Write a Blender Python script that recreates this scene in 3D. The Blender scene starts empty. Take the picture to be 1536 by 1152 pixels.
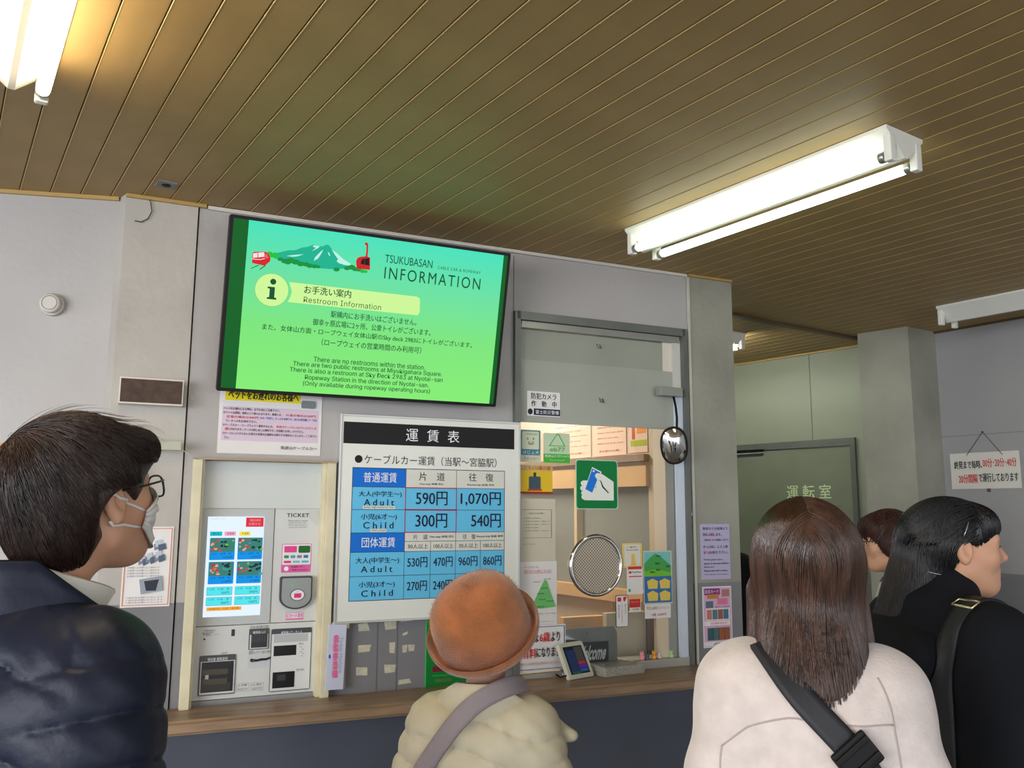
import bpy, bmesh, math, random, os
import numpy as np
from mathutils import Vector, Matrix
random.seed(7); np.random.seed(7)
S = bpy.context.scene
COL = S.collection
R = math.radians
# ------------------------------------------------------------------ camera
PITCH, ROLL, FPX, EYE = R(8.426), R(0.276), 1273.46, 1.55
FWD = Vector((0, math.cos(PITCH), math.sin(PITCH)))
_r = Vector((1, 0, 0)); _u = _r.cross(FWD)
RT = math.cos(ROLL)*_r + math.sin(ROLL)*_u
UP = -math.sin(ROLL)*_r + math.cos(ROLL)*_u
CAM = Vector((0, 0, EYE))
cd = bpy.data.cameras.new('camera'); cam = bpy.data.objects.new('camera', cd); COL.objects.link(cam)
cd.sensor_width = 36; cd.lens = FPX*36/1536; cd.clip_start = 0.05; cd.clip_end = 200
m = Matrix((RT, UP, -FWD)).transposed().to_4x4(); m.translation = CAM
cam.matrix_world = m
S.camera = cam
S.view_settings.view_transform = 'Standard'; S.view_settings.look = 'None'
S.view_settings.exposure = 0.38; S.view_settings.gamma = 1; S.view_settings.use_curve_mapping = False
# ------------------------------------------------------------------ daylight: the hall is open behind and to the left
w = bpy.data.worlds.new('overcast'); S.world = w; w.use_nodes = True
nt = w.node_tree; bg = nt.nodes['Background']
bg.inputs[0].default_value = (0.92, 0.95, 1.0, 1); bg.inputs[1].default_value = 2.3
def area(name, loc, rot, sx, sy, energy, color):
    l = bpy.data.lights.new(name, 'AREA'); l.shape = 'RECTANGLE'; l.size = sx; l.size_y = sy
    l.energy = energy; l.color = color
    o = bpy.data.objects.new(name, l); o.location = loc; o.rotation_euler = rot; COL.objects.link(o); return o
area('entrance_daylight', (-3.6, -3.2, 1.7), (R(82), 0, R(-30)), 3.5, 2.4, 190, (0.93, 0.96, 1.0))
area('office_ceiling_lamp', (-0.42, 3.89, 2.45), (0, 0, R(24.5)), 1.1, 0.4, 25, (1.0, 0.86, 0.70))

# ------------------------------------------------------------------ helpers
def lin(c):
    c = c/255.0
    return c/12.92 if c <= 0.04045 else ((c+0.055)/1.055)**2.4
def rgb(c): return (lin(c[0]), lin(c[1]), lin(c[2]), 1)
MATS = {}
def mat(name, c, rough=0.6, metal=0.0, var=0.06, scale=6.0, bump=0.0, bscale=60.0, emit=0.0, coat=0.0, sheen=0.0, stretch=None, spots=None, spec=0.5):
    if name in MATS: return MATS[name]
    M = bpy.data.materials.new(name); M.use_nodes = True; N = M.node_tree; b = N.nodes['Principled BSDF']
    b.inputs['Roughness'].default_value = rough; b.inputs['Metallic'].default_value = metal
    b.inputs['Specular IOR Level'].default_value = spec
    if coat: b.inputs['Coat Weight'].default_value = coat; b.inputs['Coat Roughness'].default_value = 0.15
    if sheen: b.inputs['Sheen Weight'].default_value = sheen; b.inputs['Sheen Roughness'].default_value = 0.5
    col = rgb(c)
    tc = N.nodes.new('ShaderNodeTexCoord'); mp = N.nodes.new('ShaderNodeMapping')
    N.links.new(tc.outputs['Object'], mp.inputs[0])
    if stretch: mp.inputs['Scale'].default_value = stretch
    if var or emit:
        nz = N.nodes.new('ShaderNodeTexNoise'); nz.inputs['Scale'].default_value = scale; nz.inputs['Detail'].default_value = 5
        N.links.new(mp.outputs[0], nz.inputs['Vector'])
        rp = N.nodes.new('ShaderNodeValToRGB'); rp.color_ramp.elements[0].position = 0.3; rp.color_ramp.elements[1].position = 0.7
        rp.color_ramp.elements[0].color = tuple(x*(1-var*1.6) for x in col[:3])+(1,)
        rp.color_ramp.elements[1].color = tuple(min(1, x*(1+var)) for x in col[:3])+(1,)
        N.links.new(nz.outputs['Fac'], rp.inputs[0]); out = rp.outputs[0]
        if spots:
            n2 = N.nodes.new('ShaderNodeTexNoise'); n2.inputs['Scale'].default_value = spots[1]; n2.inputs['Detail'].default_value = 3
            N.links.new(mp.outputs[0], n2.inputs['Vector'])
            r2 = N.nodes.new('ShaderNodeValToRGB'); r2.color_ramp.elements[0].position = spots[2]; r2.color_ramp.elements[1].position = spots[2]+0.03
            r2.color_ramp.elements[0].color = (0, 0, 0, 1); r2.color_ramp.elements[1].color = (1, 1, 1, 1)
            N.links.new(n2.outputs['Fac'], r2.inputs[0])
            mx = N.nodes.new('ShaderNodeMix'); mx.data_type = 'RGBA'; N.links.new(r2.outputs[0], mx.inputs[0])
            N.links.new(out, mx.inputs[6]); mx.inputs[7].default_value = rgb(spots[0]); out = mx.outputs[2]
        N.links.new(out, b.inputs['Base Color'])
    else:
        b.inputs['Base Color'].default_value = col
    if bump:
        nb = N.nodes.new('ShaderNodeTexNoise'); nb.inputs['Scale'].default_value = bscale; nb.inputs['Detail'].default_value = 4
        N.links.new(mp.outputs[0], nb.inputs['Vector'])
        bp = N.nodes.new('ShaderNodeBump'); bp.inputs['Strength'].default_value = bump; bp.inputs['Distance'].default_value = 0.01
        N.links.new(nb.outputs['Fac'], bp.inputs['Height']); N.links.new(bp.outputs[0], b.inputs['Normal'])
    if emit:
        b.inputs['Emission Color'].default_value = col; b.inputs['Emission Strength'].default_value = emit*0.80
        b.inputs['Base Color'].default_value = (0.004, 0.004, 0.004, 1); b.inputs['Specular IOR Level'].default_value = 0.15
        for l in list(b.inputs['Base Color'].links): N.links.remove(l)
        for l in list(b.inputs['Emission Color'].links): N.links.remove(l)
    MATS[name] = M
    return M
def ink(c, emit=0.0):
    return mat('ink_%d_%d_%d%s' % (c[0], c[1], c[2], '_lit' if emit else ''), c, rough=0.55, var=0.0, emit=emit, spec=0.3)

def newobj(name, verts, faces, material, parent=None, smooth=False):
    me = bpy.data.meshes.new(name); me.from_pydata([tuple(v) for v in verts], [], faces); me.update()
    if material: me.materials.append(material)
    if smooth: me.polygons.foreach_set('use_smooth', [True]*len(me.polygons))
    o = bpy.data.objects.new(name, me); COL.objects.link(o)
    if parent: o.parent = parent
    return o
def bmobj(name, bm, material, parent=None, smooth=False):
    me = bpy.data.meshes.new(name); bmesh.ops.recalc_face_normals(bm, faces=bm.faces); bm.to_mesh(me); bm.free()
    if material: me.materials.append(material)
    if smooth: me.polygons.foreach_set('use_smooth', [True]*len(me.polygons))
    o = bpy.data.objects.new(name, me); COL.objects.link(o)
    if parent: o.parent = parent
    return o
def tag(o, label=None, cat=None, group=None, kind=None):
    if label: o['label'] = label
    if cat: o['category'] = cat
    if group: o['group'] = group
    if kind: o['kind'] = kind
    return o
BOXF = [(0, 3, 2, 1), (4, 5, 6, 7), (0, 1, 5, 4), (1, 2, 6, 5), (2, 3, 7, 6), (3, 0, 4, 7)]
def bm_box(bm, a0, b0, a1, b1, c0, c1, bevel=0):
    vs = [bm.verts.new(p) for p in ((a0, b0, c0), (a1, b0, c0), (a1, b1, c0), (a0, b1, c0), (a0, b0, c1), (a1, b0, c1), (a1, b1, c1), (a0, b1, c1))]
    fs = [bm.faces.new([vs[i] for i in f]) for f in BOXF]
    if bevel:
        es = set(e for f in fs for e in f.edges)
        bmesh.ops.bevel(bm, geom=list(es), offset=bevel, segments=2, affect='EDGES', profile=0.6)
def box(parent, name, a0, b0, a1, b1, c0, c1, material, bevel=0):
    bm = bmesh.new(); bm_box(bm, min(a0, a1), min(b0, b1), max(a0, a1), max(b0, b1), min(c0, c1), max(c0, c1), bevel)
    return bmobj(name, bm, material, parent)
def prism(parent, name, pts, c0, c1, material, smooth=False, bevel=0):
    """polygon in the local xy plane, thickness c0..c1"""
    bm = bmesh.new(); n = len(pts)
    lo = [bm.verts.new((p[0], p[1], c0)) for p in pts]; hi = [bm.verts.new((p[0], p[1], c1)) for p in pts]
    bm.faces.new(lo[::-1]); top = bm.faces.new(hi)
    for i in range(n): bm.faces.new((lo[i], lo[(i+1) % n], hi[(i+1) % n], hi[i]))
    if bevel: bmesh.ops.bevel(bm, geom=list(top.edges), offset=bevel, segments=2, affect='EDGES')
    return bmobj(name, bm, material, parent, smooth)
def rrect(a0, b0, a1, b1, r, n=5):
    a0, a1 = min(a0, a1), max(a0, a1); b0, b1 = min(b0, b1), max(b0, b1)
    out = []
    for cx, cy, s in ((a1-r, b1-r, 0), (a0+r, b1-r, 90), (a0+r, b0+r, 180), (a1-r, b0+r, 270)):
        for k in range(n+1):
            t = R(s+90*k/n); out.append((cx+r*math.cos(t), cy+r*math.sin(t)))
    return out
def disc(cx, cy, rx, ry=None, n=32):
    ry = ry or rx
    return [(cx+rx*math.cos(2*math.pi*k/n), cy+ry*math.sin(2*math.pi*k/n)) for k in range(n)]
def tube_geo(pts, rad, seg=8, closed=False):
    pts = [Vector(p) for p in pts]; n = len(pts); V = []; F = []
    rads = rad if hasattr(rad, '__len__') else [rad]*n
    up = None
    for i in range(n):
        if closed: t = (pts[(i+1) % n]-pts[i-1]).normalized()
        else: t = (pts[min(i+1, n-1)]-pts[max(i-1, 0)]).normalized()
        if up is None:
            up = t.orthogonal().normalized()
        else:
            up = (up - t*up.dot(t)).normalized()
        s = t.cross(up)
        for k in range(seg):
            a = 2*math.pi*k/seg; V.append(pts[i]+(up*math.cos(a)+s*math.sin(a))*rads[i])
    m_ = n if closed else n-1
    for i in range(m_):
        j = (i+1) % n
        for k in range(seg):
            F.append((i*seg+k, i*seg+(k+1) % seg, j*seg+(k+1) % seg, j*seg+k))
    if not closed:
        F.append(tuple(range(seg))[::-1]); F.append(tuple((n-1)*seg+k for k in range(seg)))
    return V, F
def tube(parent, name, pts, rad, material, seg=8, closed=False):
    V, F = tube_geo(pts, rad, seg, closed); return newobj(name, V, F, material, parent, True)
def lathe(parent, name, prof, material, seg=32, axis='z', sx=1, sy=1, closed=False):
    V = []; F = []; n = len(prof)
    for (r_, h) in prof:
        for k in range(seg):
            a = 2*math.pi*k/seg; V.append((r_*math.cos(a)*sx, r_*math.sin(a)*sy, h))
    for i in range(n if closed else n-1):
        j = (i+1) % n
        for k in range(seg): F.append((i*seg+k, i*seg+(k+1) % seg, j*seg+(k+1) % seg, j*seg+k))
    if not closed:
        F.append(tuple(range(seg))[::-1]); F.append(tuple((n-1)*seg+k for k in range(seg)))
    if axis == 'y': V = [(x, z, -y) for x, y, z in V]
    if axis == 'x': V = [(z, x, y) for x, y, z in V]
    o = newobj(name, V, F, material, parent)
    me = o.data
    me.polygons.foreach_set('use_smooth', [len(p.vertices) == 4 for p in me.polygons])
    return o
_FONTS = {}
def font(key):
    if key == 'std': return None
    if key not in _FONTS:
        try: _FONTS[key] = bpy.data.fonts.load(os.path.join(bpy.utils.system_resource('DATAFILES'), 'fonts', key))
        except Exception: _FONTS[key] = None
    return _FONTS[key]
_TXT = {}
def text_mesh(s, bold=0.0, spacing=1.0, fnt='std'):
    k = (s, bold, spacing, fnt)
    if k in _TXT: return _TXT[k]
    c = bpy.data.curves.new('lettering', 'FONT'); c.body = s; c.align_x = 'LEFT'; c.offset = bold; c.space_character = spacing
    c.resolution_u = 3
    f = font(fnt)
    if f: c.font = f
    o = bpy.data.objects.new('lettering', c); COL.objects.link(o)
    dg = bpy.context.evaluated_depsgraph_get(); me = bpy.data.meshes.new_from_object(o.evaluated_get(dg))
    n = len(me.vertices); co = np.empty(n*3, dtype=np.float32); me.vertices.foreach_get('co', co); co = co.reshape(-1, 3)
    fs = [tuple(p.vertices) for p in me.polygons]
    bpy.data.objects.remove(o); bpy.data.curves.remove(c); bpy.data.meshes.remove(me)
    _TXT[k] = (co, fs); return _TXT[k]
def text(parent, s, a0, b0, a1, b1, c, material, bold=0.0, spacing=1.0, fnt='std', name='lettering', vertical=False):
    """flat lettering fitted to the box a0..a1, b0..b1 at height c above the sheet"""
    if vertical: s = '\n'.join(s)
    cjk = True
    co, fs = text_mesh(s, 0.0 if cjk else bold, spacing, fnt)
    if len(co) == 0: return None
    mn = co.min(0); mx = co.max(0); d = np.maximum(mx-mn, 1e-6)
    q = np.empty_like(co)
    q[:, 0] = a0+(co[:, 0]-mn[0])/d[0]*(a1-a0); q[:, 1] = b0+(co[:, 1]-mn[1])/d[1]*(b1-b0); q[:, 2] = c
    q = q.tolist()
    if cjk and bold:                      # heavier strokes: the same glyphs laid a hair to each side
        n = len(q); w = (b1-b0)*min(bold, .02)*1.3; base = list(q); bf = list(fs)
        for k, (dx, dy) in enumerate(((w, 0), (-w, 0), (0, w*.8))):
            q += [(v[0]+dx, v[1]+dy, v[2]+.00002*(k+1)) for v in base]; fs = fs+[tuple(i+n*(k+1) for i in f_) for f_ in bf]
    return newobj(name, q, fs, material, parent)

class Frame:
    """a flat sheet in the world: local x to the right, y up, z towards the viewer"""
    def __init__(s, o, X, U=Vector((0, 0, 1))):
        s.o = Vector(o); s.X = Vector(X).normalized(); s.U = Vector(U).normalized(); s.N = s.X.cross(s.U).normalized()
    def px(s, x, y, c=0.0):
        d = FWD+(x-768)/FPX*RT-(y-576)/FPX*UP
        o = s.o+s.N*c
        p = CAM+d*((o-CAM).dot(s.N)/d.dot(s.N))
        return ((p-s.o).dot(s.X), (p-s.o).dot(s.U))
    def w(s, a, b, c=0.0): return s.o+s.X*a+s.U*b+s.N*c
    def mat(s, a=0, b=0, c=0):
        M = Matrix((s.X, s.U, s.N)).transposed().to_4x4(); M.translation = s.w(a, b, c); return M
    def at(s, a, b, c=0): return Frame(s.w(a, b, c), s.X, s.U)
    def empty(s, name, a=0, b=0, c=0):
        o = bpy.data.objects.new(name, None); o.empty_display_size = 0.05; COL.objects.link(o); o.matrix_world = s.mat(a, b, c); return o
class Sheet:
    """a flat printed thing: the root is the sheet's Empty; fractions of the sheet run 0..1 from the top left"""
    def __init__(s, fr, name, x0, y0, x1, y1, label, cat, c=0.0, thick=0.0015, m=None, group=None, part='paper', rad=0, tilt=0):
        # corners from where the sheet lies on its plane
        a0, b1 = fr.px(x0, y0, c); a1, b0 = fr.px(x1, y1, c)
        s.W = a1-a0; s.H = b1-b0; s.t = thick
        s.root = fr.empty(name, a0, b0, c); tag(s.root, label, cat, group)
        if rad: prism(s.root, part, rrect(0, 0, s.W, s.H, rad), 0, thick, m)
        else: box(s.root, part, 0, 0, s.W, s.H, 0, thick, m)
        s.k = 1
    def c(s): s.k += 1; return s.t+0.0003*s.k
    def P(s, fx, fy): return (fx*s.W, (1-fy)*s.H)
    def rect(s, x0, y0, x1, y1, m, name='print', rad=0, c=None):
        a, b = s.P(x0, y0); a2, b2 = s.P(x1, y1); c = c or s.c()
        if rad: return prism(s.root, name, rrect(a, b2, a2, b, rad), s.t*0.5, c, m)
        return box(s.root, name, a, b2, a2, b, s.t*0.5, c, m)
    def poly(s, pts, m, name='print'):
        return prism(s.root, name, [s.P(*p) for p in pts], s.t*0.5, s.c(), m)
    def text(s, t, x0, y0, x1, y1, m, **k):
        a, b = s.P(x0, y0); a2, b2 = s.P(x1, y1)
        return text(s.root, t, a, b2, a2, b, s.c()+0.0004, m, **k)

AW = R(90-65.495)
DW = Vector((math.cos(AW), math.sin(AW), 0))
WALL = Frame((0, 3.2, 0), DW)            # ticket wall: local x along it, y = height
AP = R(-34.057)
PD = Vector((math.sin(AP), math.cos(AP), 0)); BD = Vector((math.cos(AP), -math.sin(AP), 0))
CZ = 2.553
def wx(u, off=0.0): p = WALL.w(u, 0, off); return p

# ------------------------------------------------------------------ materials of the place
M_wall = mat('painted_plaster_light', (172, 169, 168), rough=0.55, var=0.05, scale=2.2, bump=0.12, bscale=45, spots=((172, 170, 170), 9, 0.68))
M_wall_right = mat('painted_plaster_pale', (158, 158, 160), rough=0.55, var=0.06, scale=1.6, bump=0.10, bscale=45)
M_pillar = mat('painted_concrete', (176, 172, 166), rough=0.5, var=0.10, scale=3.0, bump=0.25, bscale=28)
M_dado = mat('dado_paint_grey', (122, 122, 126), rough=0.5, var=0.06, scale=4, bump=0.12, bscale=40)
M_booth = mat('painted_board_green_grey', (146, 152, 136), rough=0.45, var=0.05, scale=2)
M_plank = mat('ceiling_plank_tan', (160, 134, 88), rough=0.5, var=0.07, scale=5, bump=0.05, bscale=30, spots=((96, 80, 54), 38, 0.735), spec=0.3)
M_gap = mat('ceiling_gap_dark', (70, 54, 34), rough=0.9, var=0.0)
M_lip = mat('ceiling_plank_lip', (176, 146, 88), rough=0.35, var=0.0)  # paler than the boards: the light the lip catches is put into its colour
M_counter = mat('counter_wood', (142, 116, 90), rough=0.38, var=0.22, scale=5, stretch=(1, 9, 6), bump=0.05, bscale=20)
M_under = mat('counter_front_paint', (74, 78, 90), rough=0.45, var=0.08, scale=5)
M_floor = mat('concrete_floor', (128, 126, 122), rough=0.6, var=0.10, scale=1.5)
M_pillar_r = mat('painted_concrete_lamp_tint', (150, 150, 138), rough=0.5, var=0.12, scale=3.0, bump=0.25, bscale=28)  # darker, greener concrete: the fluorescent light's cast is put into the colour
M_steel = mat('window_frame_steel', (108, 112, 108), rough=0.4, metal=0.3, var=0.08, scale=8)
M_chrome = mat('chrome', (225, 225, 225), rough=0.08, metal=1.0, var=0.0)
M_white = mat('white_enamel', (228, 226, 220), rough=0.35, var=0.03)
M_paper = mat('white_paper', (226, 224, 224), rough=0.7, var=0.02)
M_cream = mat('cream_painted_wood', (214, 206, 176), rough=0.5, var=0.08, scale=10)
M_black = mat('black_plastic', (18, 18, 19), rough=0.5, var=0.0, spec=0.25)
K = ink((24, 22, 26)); RED = ink((204, 44, 50)); W_ = ink((236, 238, 240))
# ================================================================== SETTING
fl = newobj('floor', [(-14, -12, 0), (6, -12, 0), (6, 9, 0), (-14, 9, 0), (-14, -12, -.1), (6, -12, -.1), (6, 9, -.1), (-14, 9, -.1)],
            [(0, 1, 2, 3), (7, 6, 5, 4), (0, 4, 5, 1), (1, 5, 6, 2), (2, 6, 7, 3), (3, 7, 4, 0)], M_floor)
tag(fl, kind='structure')
# ceiling: long metal-faced boards with a raised lip, open joints between them
GRID = Frame((0, 0, 0), BD, PD)     # local x = across the boards, y = along, z = X x U = up
ce = bpy.data.objects.new('ceiling', None); COL.objects.link(ce); ce.matrix_world = GRID.mat(); tag(ce, kind='structure')
box(ce, 'ceiling_backing', -4.3, -3.6, 5.7, 7.6, CZ+0.012, CZ+0.10, M_gap)
PW = 0.08345
prof = [(0.0008, 0.011), (0.0008, 0.0006), (0.0022, -0.0010), (0.0042, 0.0), (PW-0.0030, 0.0), (PW-0.0016, 0.0012), (PW-0.0016, 0.011)]
def plank_mesh(y0, y1):
    me = bpy.data.meshes.new('plank'); V = [(x, y, z) for y in (y0, y1) for x, z in prof]; n = len(prof)
    F = [(i, (i+1) % n, n+(i+1) % n, n+i) for i in range(n)]+[tuple(range(n))[::-1], tuple(range(n, 2*n))]
    me.from_pydata(V, [], F); me.materials.append(M_plank); me.materials.append(M_lip)
    for i, p in enumerate(me.polygons): p.material_index = 1 if i in (1, 2) else 0
    me.update(); return me
pm_long = plank_mesh(-3.55, 7.55)
PM = []
for v_ in range(3):
    q_ = pm_long.copy(); PM.append(q_)
for k in range(118):
    x0 = 0.2294+PW*(k-54)
    o = bpy.data.objects.new('plank', PM[k % 3]); COL.objects.link(o); o.parent = ce; o.location = (x0, 0, CZ)
# cross strip over the inner hall
o = box(None, 'trim_2', -2.2, -0.02, 0, 0.02, -0.014, 0.0, mat('brown_trim', (88, 70, 46), rough=0.5))
o.matrix_world = Frame((2.02, 4.865, CZ), BD, PD).mat(); tag(o, kind='structure')

def wallseg(name, fr, pts_list, c0, c1, material):
    bm = bmesh.new()
    for (a0, b0, a1, b1) in pts_list: bm_box(bm, a0, b0, a1, b1, c0, c1)
    o = bmobj(name, bm, material); o.matrix_world = fr.mat(); tag(o, kind='structure'); return o
DADO = 1.258
mu0, mu1, mz0, mz1 = -1.112, -0.668, 0.90, 1.705      # machine recess
wu0, wu1, wz1 = 0.012, 0.792, 2.288                  # ticket window
CT = 0.94
wf = wallseg('wall_front', WALL, [(-1.15, mz1, wu0, CZ), (wu0, wz1, wu1, CZ), (-1.15, DADO, mu0, mz1), (mu1, DADO, wu0, mz1), (wu1, DADO, 0.819, CZ)], -0.12, 0, M_wall)
wallseg('wall_front_lower', WALL, [(-1.15, 0, mu0, DADO), (mu0, 0, mu1, mz0), (mu1, 0, wu0, DADO), (wu0, 0, wu1, CT-0.0), (wu1, 0, 0.819, DADO)], -0.12, 0.0, M_dado)
# joints between wall boards, drawn as thin dark grey strips
for nm, u, z0, z1 in (('panel_joint', -0.430, 0.94, 1.24), ('panel_joint', -0.50, 0.94, 1.24), ('panel_joint', 0.005, 1.9, 2.53)):
    q = box(None, nm, u-0.0015, z0, u+0.0015, z1, 0, 0.0012, mat('joint_dark_grey', (98, 98, 104), rough=0.7, var=0)); q.parent = wf
# left pillar
PL = [(-1.373, 0.0), (-1.153, 0.0), (-1.153, -0.3), (-1.35, -0.3)]
PLW = Vector((-1.286, 2.66, 0)); a_ = (PLW-WALL.o).dot(WALL.X); c_ = (PLW-WALL.o).dot(WALL.N)
def column(name, pts, z0, z1, material):
    bm = bmesh.new(); n = len(pts)
    lo = [bm.verts.new((p[0], p[1], z0)) for p in pts]; hi = [bm.verts.new((p[0], p[1], z1)) for p in pts]
    bm.faces.new(lo); bm.faces.new(hi)
    for i in range(n): bm.faces.new((lo[i], lo[(i+1) % n], hi[(i+1) % n], hi[i]))
    o = bmobj(name, bm, material); tag(o, kind='structure'); return o
def W2(u, off): p = WALL.w(u, 0, off); return (p.x, p.y)
pts = [W2(-1.375, 0.006), W2(-1.155, 0.006), W2(-1.155, -0.2), W2(-1.45, -0.2), (PLW.x, PLW.y)]
column('wall_pillar_left', pts, DADO, CZ, M_pillar); column('wall_pillar_left_lower', pts, 0, DADO, M_dado)
LW = Frame((-1.286, 2.66, 0), Vector((0.983, 0.184, 0)))       # left wall, x runs right and ends at 0
wallseg('wall_left', LW, [(-6.5, DADO, 0, CZ)], -0.12, 0, M_wall); wallseg('wall_left_lower', LW, [(-6.5, 0, 0, DADO)], -0.12, 0, M_dado)
q = box(None, 'trim_1', 0, 0, 6.5, 0.012, 0, 0.012, M_lip); q.matrix_world = LW.mat(-6.5, CZ-0.012, 0); tag(q, kind='structure')
q = box(None, 'trim_3', -1.375, 0, -1.13, 0.011, 0.006, 0.018, M_lip); q.matrix_world = WALL.mat(0, CZ-0.011, 0); tag(q, kind='structure')
q = box(None, 'trim_4', -1.125, 0, 0.815, 0.012, 0, 0.014, mat('white_trim', (206, 202, 196), var=0)); q.matrix_world = WALL.mat(0, CZ-0.014, 0); tag(q, kind='structure')
q = box(None, 'trim_5', 0.82, 0, 1.05, 0.010, 0.008, 0.02, M_lip); q.matrix_world = WALL.mat(0, CZ-0.011, 0); tag(q, kind='structure')
# right pillar of the ticket booth
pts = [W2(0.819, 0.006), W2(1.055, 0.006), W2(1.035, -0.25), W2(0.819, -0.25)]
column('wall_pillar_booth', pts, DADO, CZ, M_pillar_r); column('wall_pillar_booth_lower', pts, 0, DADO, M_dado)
# booth side wall (carries the papers seen through the glass)
SIDE = Frame(WALL.w(0.80, 0, -0.06), -PD)      # x runs towards the camera; points into the office at negative x
sd = wallseg('wall_office_side', SIDE, [(-2.0, 0, -0.0, 1.20), (-2.0, 1.655, 0, CZ), (-0.185, 1.2, 0, 1.655)], -0.05, 0, mat('office_wall_cream', (206, 190, 168), rough=0.6, var=0.04))
ob = Frame(WALL.w(-1.3, 0, -1.75), DW)
wallseg('wall_office_back', ob, [(0, 0, 1.86, CZ)], -0.05, 0, mat('office_back', (190, 176, 156), rough=0.6, var=0.04))
wallseg('wall_office_left', Frame(WALL.w(-1.3, 0, -0.12), -DW.cross(Vector((0, 0, 1)))), [(0, 0, 1.65, CZ)], -0.05, 0, MATS['office_back'])
v0 = Vector((-1.95, 4.30, 0)); v1 = Vector((-.42, 8.20, 0))  # unseen wall, added to keep sky light out of the inner hall
wallseg('wall_hall_light_block', Frame(v0, v1-v0), [(0, 0, (v1-v0).length, CZ)], -0.1, 0, M_booth)
# inner hall: wall with the sliding control room door
DR = Frame((1.518, 5.819, 0), Vector((0.589, -0.728, 0)))
dj0, dj1, dz = -1.2, 0.862, 1.955
wallseg('wall_back', DR, [(-3.2, 1.99, 1.25, CZ), (0.895, 1.2, 1.25, 1.99)], -0.1, 0, M_booth)
wallseg('wall_back_lower', DR, [(0.895, 0, 1.25, 1.2), (-3.2, 0, dj0, 1.99)], -0.1, 0, M_dado)
q = box(None, 'panel_joint', 0.604, 1.99, 0.608, CZ, 0, 0.0015, MATS['joint_dark_grey']); q.matrix_world = DR.mat(); tag(q, kind='structure'); q.name = 'trim_6'
q = box(None, 'trim_7', -2.5, CZ-0.012, 0.98, CZ, 0, 0.012, M_lip); q.matrix_world = DR.mat(); tag(q, kind='structure')
dr = DR.empty('door_1'); tag(dr, kind='structure')
box(dr, 'door_frame', dj0, 1.955, 0.895, 1.992, -0.03, 0.02, M_steel); box(dr, 'door_frame', dj1, 0, 0.895, 1.955, -0.03, 0.02, M_steel)
box(dr, 'door_leaf', 0.235, 0, dj1, 1.953, -0.03, -0.004, mat('door_leaf_paint', (128, 135, 118), rough=0.4, var=0.04)); box(dr, 'door_leaf', dj0, 0, 0.30, 1.935, -0.07, -0.035, MATS['door_leaf_paint'])
box(dr, 'head_rail', dj0, 1.935, 0.235, 1.955, -0.03, 0.0, mat('dark_rail', (50, 54, 48), var=0))
a0, b1 = DR.px(1180, 728); a1, b0 = DR.px(1247, 748)
text(dr, '運 転 室', a0, b0, a1, b1, 0.0, ink((214, 236, 190)), bold=0.012)
a0, b1 = DR.px(1236, 757); a1, b0 = DR.px(1262, 763); text(dr, '関係者以外', a0, b0, a1, b1, 0.0, ink((110, 116, 100)))
# pillar and right wall
A_, B_, C_ = Vector((1.969, 4.749)), Vector((2.163, 4.55)), Vector((2.382, 4.691))
pts = [tuple(A_), tuple(B_), tuple(C_), (2.55, 4.95), (2.2, 5.1)]
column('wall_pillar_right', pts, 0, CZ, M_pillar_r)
q = box(None, 'trim_10', 0.816, 0.94, 0.828, CZ-0.012, 0.006, 0.011, mat('pale_edge_strip', (190, 190, 178), rough=.5, var=.08)); q.matrix_world = WALL.mat(); tag(q, kind='structure')
RW = Frame((2.382, 4.691, 0), Vector((0.543, -0.840, 0)))
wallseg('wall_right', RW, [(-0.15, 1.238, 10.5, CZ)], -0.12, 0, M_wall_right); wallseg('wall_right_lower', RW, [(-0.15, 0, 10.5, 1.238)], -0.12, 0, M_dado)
q = box(None, 'trim_8', 0, 1.958, 3, 1.960, 0, 0.0012, MATS['joint_dark_grey']); q.matrix_world = RW.mat(); tag(q, kind='structure')
q = box(None, 'trim_9', 0, CZ-0.012, 4, CZ, 0, 0.012, mat('brown_trim', (88, 70, 46))); q.matrix_world = RW.mat(); tag(q, kind='structure')

# ------------------------------------------------------------------ window opening of the booth
win = WALL.empty('window_1'); tag(win, kind='structure')
fw = 0.026
box(win, 'window_frame', wu0-0.008, 0.94, wu0+fw-0.01, wz1+0.02, -0.06, 0.02, M_steel)
box(win, 'window_frame', wu0, wz1-0.012, wu1, wz1+0.02, -0.06, 0.02, M_steel)
box(win, 'window_frame', wu1-0.012, 0.94, wu1+0.008, wz1+0.02, -0.06, 0.02, M_steel)
box(win, 'head_track', wu0+fw, wz1-0.040, wu1-0.02, wz1-0.014, -0.045, 0.006, mat('track_metal', (150, 152, 146), rough=0.35, metal=0.4))
blue_white = mat('blue_white_jamb', (204, 214, 228), rough=0.4, var=0.03)
box(win, 'jamb', 0.742, 0.94, wu1-0.013, 2.03, -0.05, 0.008, blue_white)
box(win, 'jamb', 0.700, 0.94, 0.742, 2.26, -0.10, -0.014, mat('cream_jamb', (214, 206, 194), rough=0.5, var=0.04))
box(win, 'jamb', 0.742, 2.03, wu1-0.013, 2.26, -0.05, 0.0, mat('pale_jamb', (196, 196, 190), rough=0.5, var=0.05))
sh = mat('shutter_panel_paint', (160, 164, 154), rough=0.42, var=0.05, scale=3)
box(win, 'upper_panel', wu0+0.016, 1.99, 0.742, wz1-0.042, -0.030, -0.016, mat('upper_panel_paint', (150, 154, 142), rough=0.45, var=0.05, scale=3))
box(win, 'lower_panel', wu0+0.016, 1.882, 0.742, 2.125, -0.014, -0.006, sh)
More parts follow.
